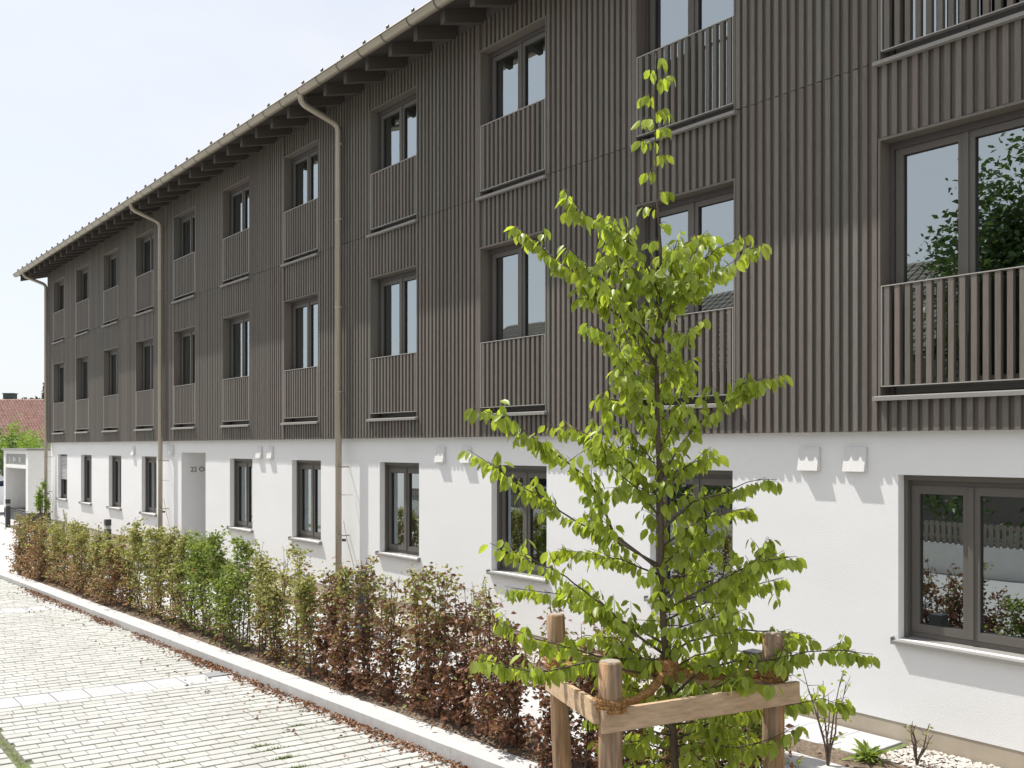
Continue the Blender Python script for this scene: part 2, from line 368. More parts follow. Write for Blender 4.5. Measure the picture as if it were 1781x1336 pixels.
# the strip of small stones beyond the grass joint
for i in range(70):
    for j in range(3):
        pieces.append((XR - 0.1 - i * 0.165 - (j % 2) * 0.08, YF - 0.16 - j * 0.15, 1.12, 0.66, 'paver'))
me_p = paver_mesh('paver', PX - 0.025, PY - 0.007, M['paver']); me_s = paver_mesh('slab', BW - 0.01, 0.326 - 0.005, M['slab'])
cand = []
for i, (px_, py_, sx, sy, kd) in enumerate(pieces):
    p = (px_, py_, drive_z(px_, py_)); q = project(p)
    vis = q is not None and -30 < q[0] < 1810 and q[1] < 1350
    cand.append((0 if vis else 1, q[2] if q else 99, i))
cand.sort(); single = set(); nsl = 0; npv = 0
for v, d_, i in cand:
    if v: continue
    if pieces[i][4] == 'slab':
        if nsl < 40: single.add(i); nsl += 1
    elif npv < 300: single.add(i); npv += 1
tilt = math.atan(0.024)
fieldP, fieldS = MB(), MB()
for i, (px_, py_, sx, sy, kd) in enumerate(pieces):
    dz = R.uniform(-0.0022, 0.0022); z = drive_z(px_, py_) + dz
    src = me_p if kd == 'paver' else me_s
    if i in single:
        o = link(kd, src, drv, None, (px_, py_, z)); o.scale = (sx, sy, 1); o.rotation_euler = (-tilt + R.uniform(-.004, .004), R.uniform(-.005, .005), R.uniform(-.006, .006))
    else:
        fb = fieldP if kd == 'paver' else fieldS; b0 = len(fb.v)
        for v in src.vertices:
            lx, ly = v.co.x * sx, v.co.y * sy
            fb.v.append((px_ + lx, py_ + ly, z + v.co.z - 0.024 * ly))
        for f in src.polygons: fb.f.append(tuple(b0 + q for q in f.vertices))
fieldP.build('paver_field', M['paver'], drv, kind='stuff'); fieldS.build('slab_field', M['slab'], drv, kind='stuff')
# steel drain cover set in the first slab band, against the kerb
dp = at_z(383, 1172, -.11); dp.z = drive_z(dp.x, dp.y) + 0.004
dm = MB().box(-0.11, 0.11, -0.17, 0.17, 0, 0.006); dc = dm.build('drain_cover', M['drain'], drv); dc.location = dp

# low concrete kerb in metre lengths
kerb = thing('kerb', '', ''); del kerb['label']; del kerb['category']; kerb['kind'] = 'structure'
KW = 0.25
def kerb_stone(mb, L, w, h, ch=0.012):
    a = L / 2
    prof = [(0, -h), (0, -ch), (ch, 0), (w - ch, 0), (w, -ch), (w, -h)]
    n = len(prof)
    for sx in (-a, a):
        for y, z in prof: mb.v.append((sx, y, z))
    for k in range(n): mb.f.append((k, (k+1) % n, n + (k+1) % n, n + k))
    mb.f.append(tuple(range(n-1, -1, -1))); mb.f.append(tuple(range(n, 2*n)))
mb = MB(); kerb_stone(mb, 0.9975, KW, 0.26); kme = mb.mesh('kerb_stone', M['kerb'])
ang = math.atan2(-KD.y, -KD.x)
for i in range(31):
    p = K0 + KD * (i + 0.5)
    o = link('kerb_stone', kme, kerb, None, p + Vector((0, 0, R.uniform(-.002, .002)))); o.rotation_euler = (0, 0, ang + R.uniform(-.0015, .0015))

# path, beds behind the kerb, kerb of the planting strip along the wall
XE = 9.0
def kb(t, off, z):                            # point at t metres along the kerb, off metres behind its front edge
    p = K0 + KD * t + KB * off; return (p.x, p.y, z)
sheet('path', [kb(-14, 0.2, -0.03), (XE, -1.0, -0.03), (-60, -1.0, -0.03), (-60, kerb_y(-60) + 0.2, -0.03)], M['path'])
mb = MB(); n = 60
HB0, HB1 = -8.0, 16.4
for k in range(n):                            # hedge bed: uneven soil strip
    pass
def soil_strip(name, quad_fn, nu, nv, m, amp):
    mb = MB()
    for i in range(nu + 1):
        for j in range(nv + 1):
            x, y, z = quad_fn(i / nu, j / nv)
            e = 0 if j in (0, nv) or i in (0, nu) else R.uniform(-amp, amp)
            mb.v.append((x, y, z + e))
    for i in range(nu):
        for j in range(nv):
            a = i * (nv + 1) + j; mb.f.append((a, a + nv + 1, a + nv + 2, a + 1))
    return mb.build(name, m, smooth=True)
o = soil_strip('hedge_bed', lambda u, v: kb(HB0 + u * (HB1 - HB0), KW + 0.004 + v * 0.42, -0.012 + 0.03 * math.sin(math.pi * v)), 160, 6, M['soil'], 0.012); o['kind'] = 'structure'
o = soil_strip('planting_bed', lambda u, v: (-33.5 + u * 41, -0.97 + v * 0.45, 0.0 + 0.03 * math.sin(math.pi * v)), 200, 7, M['soil'], 0.014); o['kind'] = 'structure'
# white edging kerb of the planting bed
bk = thing('bed_kerb', '', ''); del bk['label']; del bk['category']; bk['kind'] = 'structure'
mb = MB(); kerb_stone(mb, 0.995, 0.16, 0.2, 0.008); kme2 = mb.mesh('kerb_stone', M['kerb'])
for i in range(44):
    link('kerb_stone', kme2, bk, None, (-35.2 + i, -1.14, 0.035))
# gravel strip against the wall and a paved patch in it
sheet('gravel_bed', [(-33.9, -0.525, -0.004), (XE, -0.525, -0.004), (XE, 0.3, -0.004), (-33.9, 0.3, -0.004)], M['gravelbed'])
patch = sheet('paved_patch', [(-6.5, -0.62, 0.008), (-4.42, -0.62, 0.008), (-4.42, -0.012, 0.008), (-6.5, -0.012, 0.008)], M['joint'])
fm = paver_mesh('slab', 0.395, 0.195, M['slab'], 0.02, 0.003)
for i in range(5):
    for j in range(3):
        link('slab', fm, patch, None, (-6.3 + i * 0.4 + 0.02, -0.515 + j * 0.2, 0.024))
sheet('tree_pit', [(XR - 0.02, -6.4, -0.09), (1.5, -6.4, -0.09), (2.5, -2.6, -0.09), (XR - 0.02, kerb_y(XR) + 0.05, -0.09)], M['soil'])
sheet('asphalt_lane', [(-120, -60, -0.145), (40, -60, -0.145), (40, YF - 0.55, -0.145), (-120, YF - 0.55, -0.145)], M['asphalt'])
sheet('forecourt', [(-75, kerb_y(-30) - 0.3, -0.115), (-34.02, kerb_y(-34) - 0.6, -0.115), (-34.02, 14, -0.06), (-75, 14, -0.06)], M['path'])

# ------------------------------------------------------------------ the building
BX0, BX1 = -33.9, 7.2
Z_CL = 2.62                                   # underside of the cladding
Y_BK, Y_BT = -0.071, -0.105                     # backing board, batten fronts
cols_x = [-3.97, -6.85, -9.70, -12.57, -15.65, -18.51, -21.40, -24.13, -26.93, -29.73, -32.43]
extra_x = [-1.08, 1.8, 4.65]                  # beyond the right edge of the picture
WU, WG = 1.32, 1.12
S1, L1, S2, L2 = 2.925, 5.065, 5.745, 7.63
G0, G1 = 0.875, 2.254
bld = thing('apartment_building', 'long three-storey building, dark vertical timber cladding above a white rendered ground floor', 'building', (0, 0, 0))

allx = cols_x + extra_x
up_holes = [(c - WU/2 - .02, c + WU/2 + .02, s - .02, l + .02) for c in allx for s, l in ((S1, L1), (S2, L2))]
gr_cols = [c for c in allx if c != -21.40]
gr_holes = [(c - WG/2, c + WG/2, G0, G1) for c in gr_cols]
NX0, NX1, NZ = -21.87, -20.40, 2.36
wb, rb = MB(), MB()
wall_with_holes(wb, BX0, BX1, 0.174, Z_CL, 0.0, gr_holes + [(NX0, NX1, 0.174, NZ)], 0.165)
DP = 1.9                                       # door niche
wb.quad((NX0, 0.165, 0), (NX0, 0.165, NZ), (NX0, DP, NZ), (NX0, DP, 0)); wb.quad((NX1, 0.165, NZ), (NX1, 0.165, 0), (NX1, DP, 0), (NX1, DP, NZ))
wb.quad((NX0, 0.165, NZ), (NX1, 0.165, NZ), (NX1, DP, NZ), (NX0, DP, NZ)); wb.quad((NX0, DP, 0), (NX1, DP, 0), (NX1, DP, NZ), (NX0, DP, NZ))
wb.quad((BX0, 12, 0), (BX0, 0, 0), (BX0, 0, Z_CL), (BX0, 12, Z_CL)); wb.quad((BX1, 0, 0), (BX1, 12, 0), (BX1, 12, Z_CL), (BX1, 0, Z_CL))
wb.quad((BX1, 12, 0), (BX0, 12, 0), (BX0, 12, 8.2), (BX1, 12, 8.2))
wb.build('rendered_wall', M['render'], bld)
nf = MB(); nf.quad((NX0, 0, 0.01), (NX1, 0, 0.01), (NX1, DP, 0.01), (NX0, DP, 0.01)); nf.build('niche_floor', M['slab'], bld)
dr = MB(); dr.box(NX0 + .18, NX1 - .18, DP - .06, DP - .003, 0.02, 2.15); do = dr.build('entrance_door', M['frame'], bld)
MB().tube([(NX0 + .3, DP - .13, .8), (NX0 + .3, DP - .13, 1.6)], .015, 6).build('handle', M['rail'], do)
pl = MB()
for a, b in ((BX0, NX0), (NX1, BX1)): pl.quad((a, 0.006, -0.05), (b, 0.006, -0.05), (b, 0.006, 0.176), (a, 0.006, 0.176))
pl.quad((BX0 + .006, 12, -.05), (BX0 + .006, 0.006, -.05), (BX0 + .006, .006, .176), (BX0 + .006, 12, .176))
pl.build('plinth', M['plinth'], bld)
kb_ = MB(); wall_with_holes(kb_, BX0, BX1, Z_CL, 8.32, Y_BK, up_holes, 0.16)
kb_.quad((BX0, Y_BK, Z_CL), (BX0, 0, Z_CL), (BX1, 0, Z_CL), (BX1, Y_BK, Z_CL))
kb_.quad((BX0, 12, Z_CL), (BX0, Y_BK, Z_CL), (BX0, Y_BK, 8.3), (BX0, 12, 8.3)); kb_.quad((BX1, Y_BK, Z_CL), (BX1, 12, Z_CL), (BX1, 12, 8.3), (BX1, Y_BK, 8.3))
kb_.build('backing_board', M['backing'], bld)
it = MB()
for z in (0.02, 2.72, 5.56): it.quad((BX0 + .1, .26, z), (BX1 - .1, .26, z), (BX1 - .1, 5.5, z), (BX0 + .1, 5.5, z))
for z in (2.50, 5.40, 7.95): it.quad((BX0 + .1, .26, z), (BX0 + .1, 5.5, z), (BX1 - .1, 5.5, z), (BX1 - .1, .26, z))
it.quad((BX0 + .1, 5.5, 0), (BX1 - .1, 5.5, 0), (BX1 - .1, 5.5, 8.1), (BX0 + .1, 5.5, 8.1))
for k in range(len(allx) - 1):
    xs = sorted(allx); xm = (xs[k] + xs[k+1]) / 2
    if -23 < xm < -19: it.box(xm - .05, xm + .05, 2.4, 5.4, 0.02, 7.9)
    else: it.box(xm - .05, xm + .05, .27, 5.4, 0.02, 7.9)
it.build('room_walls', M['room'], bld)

# battens -----------------------------------------------------------
PITCH, BTW = 0.0915, 0.046
BTOP = 8.02
SEAM = 5.735
runs = []
nb = int((BX1 - BX0) / PITCH)
for i in range(nb + 1):
    xb = BX0 + 0.025 + i * PITCH
    for c in allx:                             # keep battens clear of the window linings
        for e, sgn in ((c - WU/2 - .022, -1), (c + WU/2 + .022, 1)):
            if abs(xb - e) < BTW / 2 + .002: xb = e + sgn * (BTW / 2 + .003)
    inside = [c for c in allx if abs(xb - c) < WU/2 + .02]
    if inside: segs = [(Z_CL, S1 - .05), (L1 + .023, S2 - .05), (L2 + .023, BTOP)]
    else: segs = [(Z_CL, SEAM), (SEAM + .008, BTOP)]
    for a, b in segs: runs.append((xb, a + R.uniform(-.0025, .0025), b))
bm_ = MB(); bm_.box(-BTW/2, BTW/2, 0, 0.0325, 0, 1); bmesh_ = bm_.mesh('batten', M['batten'])
sc = []
for i, (xb, a, b) in enumerate(runs):
    q = project((xb, Y_BT, (a + b) / 2)); ok = q is not None and -5 < q[0] < 1786
    sc.append((-(b - a) / q[2]**3 * 1.0 if ok else 1, i))
sc.sort(); keep = {i for s_, i in sc[:300] if s_ < 0}
rest = MB()
for i, (xb, a, b) in enumerate(runs):
    yo = Y_BT + R.uniform(-.0015, .0015)
    if i in keep:
        o = link('batten', bmesh_, bld, None, (xb, yo, a)); o.scale = (1, 1, b - a)
    else: rest.box(xb - BTW/2, xb + BTW/2, yo, Y_BK - .0005, a, b)
rest.build('batten_field', M['batten'], bld, kind='stuff')

# windows -----------------------------------------------------------
def frame_ring(mb, x0, x1, z0, z1, w, y0, y1):
    mb.box(x0, x1, y0, y1, z0, z0 + w); mb.box(x0, x1, y0, y1, z1 - w, z1)
    mb.box(x0, x0 + w, y0, y1, z0 + w, z1 - w); mb.box(x1 - w, x1, y0, y1, z0 + w, z1 - w)
cache = {}
def win_meshes(w, h):
    k = (round(w, 3), round(h, 3))
    if k in cache: return cache[k]
    fr = MB(); frame_ring(fr, -w/2, w/2, 0, h, .052, 0, .075)
    fm_ = fr.mesh('window', M['frame'])
    sash = []
    iw = w / 2 - .046
    s_ = MB(); frame_ring(s_, 0, iw, 0, h - .092, .068, -.012, .06); sm = s_.mesh('sash', M['frame'])
    g_ = MB(); frame_ring(g_, .0675, iw - .0675, .0675, h - .092 - .0675, .006, .004, .03); gm = g_.mesh('gasket', M['gasket'])
    p_ = MB(); p_.quad((.07, .018, .07), (iw - .07, .018, .07), (iw - .07, .018, h - .162), (.07, .018, h - .162)); pm = p_.mesh('pane', M['glass'])
    mu = MB(); mu.box(-.022, .022, -.024, -.0125, .05, h - .05); mm = mu.mesh('mullion', M['frame'])
    cache[k] = (fm_, sm, gm, pm, mm, iw); return cache[k]
def add_window(cx, z0, z1, w, y):
    fm_, sm, gm, pm, mm, iw = win_meshes(w, z1 - z0)
    o = link('window', fm_, bld, None, (cx, y, z0))
    for sx in (-w/2 + .046, .0005):
        link('sash', sm, o, None, (sx, 0, .046)); link('gasket', gm, o, None, (sx, 0, .046))
        pn = link('pane', pm, o, None, (sx, 0, .046)); pn.rotation_euler = (0, 0, R.uniform(-.003, .003))
    link('mullion', mm, o)
    return o
sl = MB(); hw = WG / 2 + .035                  # ground-floor sill
sl.v = [(-hw, -.055, -.012), (hw, -.055, -.012), (hw, .16, .012), (-hw, .16, .012), (-hw, -.055, -.042), (hw, -.055, -.042), (hw, .16, -.03), (-hw, .16, -.03)]
sl.f = [(0, 1, 2, 3), (4, 5, 1, 0), (7, 6, 5, 4), (5, 6, 2, 1), (7, 4, 0, 3)]
sl.box(-hw - .004, -hw, -.056, .0, -.042, .016); sl.box(hw, hw + .004, -.056, .0, -.042, .016)
sill_g = sl.mesh('sill', M['sill'])
su = MB(); hu = WU / 2 + .045
su.v = [(-hu, -.158, -.018), (hu, -.158, -.018), (hu, -.1065, -.008), (-hu, -.1065, -.008), (-hu, -.158, -.05), (hu, -.158, -.05), (hu, -.1065, -.05), (-hu, -.1065, -.05)]
su.f = [(0, 1, 2, 3), (4, 5, 1, 0), (7, 6, 5, 4), (5, 6, 2, 1), (7, 4, 0, 3)]
su.box(-WU/2 + .001, WU/2 - .001, -.106, .07, -.03, -.006)
sill_u = su.mesh('sill', M['sill'])
def lining_mesh(w, h):
    mb = MB(); t = .021; y0, y1 = -.1075, .062
    mb.box(-w/2 - t, -w/2, y0, y1, -.02, h + t); mb.box(w/2, w/2 + t, y0, y1, -.02, h + t); mb.box(-w/2, w/2, y0, y1, h, h + t)
    return mb.mesh('reveal_lining', M['batten'])
def guide_mesh(w, h):
    mb = MB()
    for s in (-1, 1):
        mb.box(min(s*(w/2 - .001), s*(w/2 - .045)), max(s*(w/2 - .001), s*(w/2 - .045)), .028, .06, 0.01, h - .002)
    mb.box(-w/2 + .045, w/2 - .045, .028, .06, h - .06, h - .002)
    return mb.mesh('shutter_guide', M['guide'])
lm1, lm2 = lining_mesh(WU, L1 - S1), lining_mesh(WU, L2 - S2); gm1, gm2 = guide_mesh(WU, L1 - S1), guide_mesh(WU, L2 - S2)
# railing meshes
RW = WU - .012; RZ0, RH = 0.068, 0.85
rf = MB(); t = .008
rf.box(-RW/2, RW/2, -.110, -.060, 0, t); rf.box(-RW/2, RW/2, -.110, -.060, RH - t, RH)
rf.box(-RW/2, -RW/2 + t, -.110, -.060, t, RH - t); rf.box(RW/2 - t, RW/2, -.110, -.060, t, RH - t)
rail_me = rf.mesh('railing', M['rail'])
sm_ = MB(); sm_.box(-.0225, .0225, -.1045, -.0615, t + .002, RH - t - .002); slat_me = sm_.mesh('slat', M['batten'])
for c in allx:
    vis = c < -2.5
    for s, l, lm, gm in ((S1, L1, lm1, gm1), (S2, L2, lm2, gm2)):
        w = add_window(c, s + .012, l - .004, WU - .006, .063)
        o = link('reveal_lining', lm, w); o.location = (0, -.063, -.012)
        o = link('shutter_guide', gm, w); o.location = (0, -.063, -.012)
        o = link('sill', sill_u, w); o.location = (0, -.063, -.012)
        r = link('railing', rail_me, bld, None, (c, 0, s + RZ0))
        for k in range(14):
            link('slat', slat_me, r, None, (-RW/2 + .052 + k * (RW - .104) / 13, R.uniform(-.001, .001), 0))
for c in gr_cols:
    w = add_window(c, G0 + .014, G1 - .045, WG - .004, .142)
    o = link('sill', sill_g, w); o.location = (0, -.142, -.014)
    hd = MB(); hd.box(-WG/2 + .002, WG/2 - .002, .086, .16, 0, .044); o = link('shutter_box', hd.mesh('shutter_box', M['frame']), w); o.location = (0, -.142, G1 - .045 - G0 - .014)
    for sx in (-1, 1):
        gd = MB(); gd.box(min(sx * (WG/2 - .034), sx * (WG/2 - .002)), max(sx * (WG/2 - .034), sx * (WG/2 - .002)), .088, .1415, .012, G1 - G0 - .002)
        o = link('shutter_guide', gd.mesh('shutter_guide', M['frame']), w); o.location = (0, -.142, -.014)
    if c == cols_x[-1]:                         # half-lowered blind of the last window
        for k in range(17):
            b = MB().box(-WG/2 + .05, WG/2 - .05, .012, .02, 0, .034); o = b.build('blind_slat', M['blind'], w); o.location = (0, -.06, G1 - G0 - .12 - k * .042); o.rotation_euler = (0.5, 0, 0)

# vent caps on the white wall
vm = MB(); a = .106
vm.v = [(-a, -.003, .108), (a, -.003, .108), (a, -.003, -.108), (-a, -.003, -.108), (-a, -.022, .108), (a, -.022, .108), (a, -.063, -.104), (-a, -.063, -.104)]
vm.f = [(4, 7, 6, 5), (0, 4, 5, 1), (0, 3, 7, 4), (1, 5, 6, 2), (3, 2, 6, 7)]
vme = vm.mesh('vent_cap', M['vent'])
for d in (4.92, 5.39, 10.80, 11.42, 17.08, 17.58, 25.3):
    link('vent_cap', vme, bld, None, (-d, 0, 2.378))
link('vent_cap', vme, bld, None, (-22.45, 0, 2.40))

# roof: rafters, boarding, tiles, gutter, downpipes
TAN = 0.268
RX0, RX1 = -34.85, 8.0
zr = lambda y: 7.83 + TAN * (y + .70)
rfm = MB(); hw2 = .045; H = .175
y0, y1 = -.72, .10
rfm.v = [(sx * hw2, y, zr(y) + dz) for sx in (-1, 1) for y in (y0, y1) for dz in (0, H)]
rfm.f = [(0, 1, 3, 2), (4, 6, 7, 5), (0, 4, 5, 1), (0, 2, 6, 4)]
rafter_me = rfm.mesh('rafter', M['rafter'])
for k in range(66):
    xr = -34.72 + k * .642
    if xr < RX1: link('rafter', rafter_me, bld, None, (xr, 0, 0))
dk = MB(); zt = lambda y: zr(y) + H + .0015
YR = 6.0
dk.v = [(RX0, -.80, zt(-.80)), (RX1, -.80, zt(-.80)), (RX1, YR, zt(YR)), (RX0, YR, zt(YR)), (RX0, 2*YR + .8, zt(-.80)), (RX1, 2*YR + .8, zt(-.80))]
dk.v += [(x_, y_, z_ + .028) for x_, y_, z_ in dk.v]
dk.f = [(0, 3, 2, 1), (3, 4, 5, 2), (6, 7, 8, 9), (9, 8, 11, 10), (0, 1, 7, 6), (0, 6, 9, 3), (3, 9, 10, 4), (1, 2, 8, 7), (2, 5, 11, 8), (4, 10, 11, 5)]
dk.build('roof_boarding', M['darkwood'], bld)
rt = MB(); rt.v = [(x_, y_, z_ + .032) for x_, y_, z_ in [(RX0, -.48, zt(-.48)), (RX1, -.48, zt(-.48)), (RX1, YR, zt(YR)), (RX0, YR, zt(YR)), (RX0, 2*YR + .8, zt(-.80)), (RX1, 2*YR + .8, zt(-.80))]]
rt.v += [(x_, y_, z_ + .05) for x_, y_, z_ in rt.v]
rt.f = [(0, 3, 2, 1), (3, 4, 5, 2), (6, 7, 8, 9), (9, 8, 11, 10), (0, 1, 7, 6), (0, 6, 9, 3), (3, 9, 10, 4), (1, 2, 8, 7), (2, 5, 11, 8), (4, 10, 11, 5)]
rt.build('roof_covering', M['tile'], bld)
tm = MB(); prof = [(-.148, .0), (-.12, .028), (-.06, .012), (.0, .008), (.06, .012), (.12, .028), (.148, .004)]
for yy in (-.86, -.47):
    for xx, zz in prof: tm.v.append((xx, yy, zt(yy) + .034 + zz))
for yy in (-.86,):
    for xx, zz in prof: tm.v.append((xx, yy, zt(yy) + .030 + zz - .016))
n7 = len(prof)
for k in range(n7 - 1): tm.f.append((k, k+1, n7+k+1, n7+k)); tm.f.append((2*n7+k, 2*n7+k+1, k+1, k))
tile_me = tm.mesh('roof_tile', M['tile'])
for k in range(143):
    link('roof_tile', tile_me, bld, None, (RX0 + .15 + k * .3, 0, 0))
GY, GZ, GR = -.845, 8.03, .078
gm_ = MB(); prof = []
for k in range(11):
    a_ = math.pi * k / 10; prof.append((GY - GR * math.cos(a_), GZ - GR * math.sin(a_)))
for k in range(6):
    a_ = -math.pi / 2 + 2 * math.pi * k / 6; prof.insert(0, (GY - GR - .008 + .011 * math.cos(a_ ), GZ + .004 + .011 * math.sin(a_)))
for xx in np.linspace(RX0, RX1, 40):
    for yy, zz in prof: gm_.v.append((xx, yy, zz + .0012 * xx * 0))
npf = len(prof)
for i in range(39):
    for k in range(npf - 1): a_ = i * npf + k; gm_.f.append((a_, a_ + npf, a_ + npf + 1, a_ + 1))
gm_.f.append(tuple(range(6, npf))); gm_.f.append(tuple(39*npf + k for k in range(npf - 1, 5, -1)))
gm_.build('gutter', M['gutter'], bld, smooth=True)
fl = MB(); fl.quad((RX0, -.908, 8.052), (RX1, -.908, 8.052), (RX1, -.80, 8.158), (RX0, -.80, 8.158)); fl.quad((RX0, -.80, 8.158), (RX1, -.80, 8.158), (RX1, -.60, 8.20), (RX0, -.60, 8.20)); fl.build('eave_flashing', M['gutter'], bld)
br = MB()
for xx in (-.011, .011):
    for k in range(11):
        a_ = math.pi * k / 10; r_ = GR + .004; br.v.append((xx, GY - r_ * math.cos(a_), GZ - r_ * math.sin(a_)))
for k in range(10): br.f.append((k, k+1, 12 + k, 11 + k))
br_me = br.mesh('gutter_bracket', M['bracket'])
hk = MB(); hk.tube([(0, -.815, 8.12), (0, -.82, 8.165), (0, -.812, 8.19)], [.026, .024, .014], 8)
hk_me = hk.mesh('snow_hook', M['bracket'])
for k in range(66):
    xr = -34.72 + k * .642 + .1
    link('gutter_bracket', br_me, bld, None, (xr, 0, 0)); link('snow_hook', hk_me, bld, None, (xr, 0, 0))
def arc(pts, r=.07, n=5):
    out = [Vector(pts[0])]
    for i in range(1, len(pts) - 1):
        p, a_, b_ = Vector(pts[i]), Vector(pts[i-1]), Vector(pts[i+1])
        u, v = (a_ - p).normalized(), (b_ - p).normalized()
        for k in range(n + 1):
            t_ = k / n; out.append((p + u*r) * (1-t_)**2 + p * 2*t_*(1-t_) + (p + v*r) * t_**2)
    return out + [Vector(pts[-1])]
PYY = -.19
for d in (14.1, 22.72, 33.72, -1.5):
    mb = MB(); mb.tube(arc([(-d, GY, GZ - .05), (-d, GY, 7.845), (-d, PYY, 7.625), (-d, PYY, -.05)], .11), .05, 14)
    dpipe = mb.build('downpipe', M['gutter'], bld, smooth=True)
    for z in (1.05, 2.15, 3.35, 4.7, 6.1, 7.3):
        c_ = MB(); c_.tube([(-d, PYY, z), (-d, PYY, z + .03)], .0545, 14)
        if z < 2.6: c_.bar((-d, PYY + .05, z + .015), (-d, -.001, z + .015), .014, .02)
        else: c_.bar((-d, PYY + .05, z + .015), (-d, Y_BK, z + .015), .014, .02)
        c_.box(-d + .05, -d + .085, PYY - .012, PYY + .012, z + .002, z + .028)
        c_.build('pipe_clamp', M['gutter'], dpipe)
    if d > 0:                                   # lightning conductor beside the pipe
        MB().tube([(-d + .16, -.02, 1.72), (-d + .08, -.10, 1.72), (-d + .03, PYY - .04, 1.72)], .006, 5).build('conductor_arm', M['gutter'], dpipe)
        MB().tube(arc([(-d + .08, -.14, 1.3), (-d + .1, -.1, 1.02), (-d + .2, -.03, .62), (-d + .2, -.03, .0)], .1), .005, 5).build('conductor_wire', M['gutter'], dpipe)
        MB().box(-d + .055, -d + .12, -.16, -.12, .98, 1.02).build('conductor_clamp', M['bracket'], dpipe)

def text_mesh(name, s, size, m, depth=.004):
    cu = bpy.data.curves.new(name, 'FONT'); cu.body = s; cu.size = size; cu.extrude = depth; cu.align_x = 'LEFT'
    ob = bpy.data.objects.new(name, cu); COL.objects.link(ob)
    dg = bpy.context.evaluated_depsgraph_get(); me = bpy.data.meshes.new_from_object(ob.evaluated_get(dg))
    bpy.data.objects.remove(ob); me.materials.clear(); me.materials.append(m); me.name = name
    return me
tme = text_mesh('lettering', '22 O-R', .15, M['letter'])
o = link('lettering', tme, bld, None, (NX0 + .006, .20, 1.93)); o.rotation_euler = (math.pi / 2, 0, math.pi / 2)

# ================================================================== OBJECTS
# ------------------------------------------------------------------ young hornbeam with its branches traced as directions
TREE_Y = 4.5
def tp(px, py, dY=0.0): return at_depth(px, py, TREE_Y + dY)
tree_base = at_depth(1175, 1336, TREE_Y); tb = Vector((tree_base.x - .02, tree_base.y, -0.09))
tree = thing('young_hornbeam_tree', 'slender young tree with bright green drooping leaves, tied to wooden stakes', 'tree', tb)
trunk_px = [(1175, 1336), (1170, 1270), (1163, 1200), (1156, 1120), (1152, 1050), (1150, 980), (1149, 900), (1147, 820), (1143, 740), (1142, 660), (1146, 580), (1150, 500), (1149, 430), (1144, 370), (1141, 300), (1140, 230), (1138, 160), (1141, 92)]
tr_pts = [tb] + [tp(a, b) for a, b in trunk_px]
tr_rad = [.024, .020, .019, .0175, .016, .0155, .015, .0145, .0135, .012, .0105, .0092, .0078, .0065, .0048, .0036, .003, .0024, .0016]
mb = MB(); mb.tube(tr_pts, tr_rad, 9)
o = mb.build('trunk', M['bark'], tree, smooth=True); o.matrix_parent_inverse = Matrix.Translation(-tb)
def trunk_at(py):
    for i in range(len(trunk_px) - 1):
        (xa, ya), (xb, yb) = trunk_px[i], trunk_px[i+1]
        if yb <= py <= ya: t = (ya - py) / (ya - yb); return tp(xa + (xb - xa) * t, py)
    return tr_pts[-1]
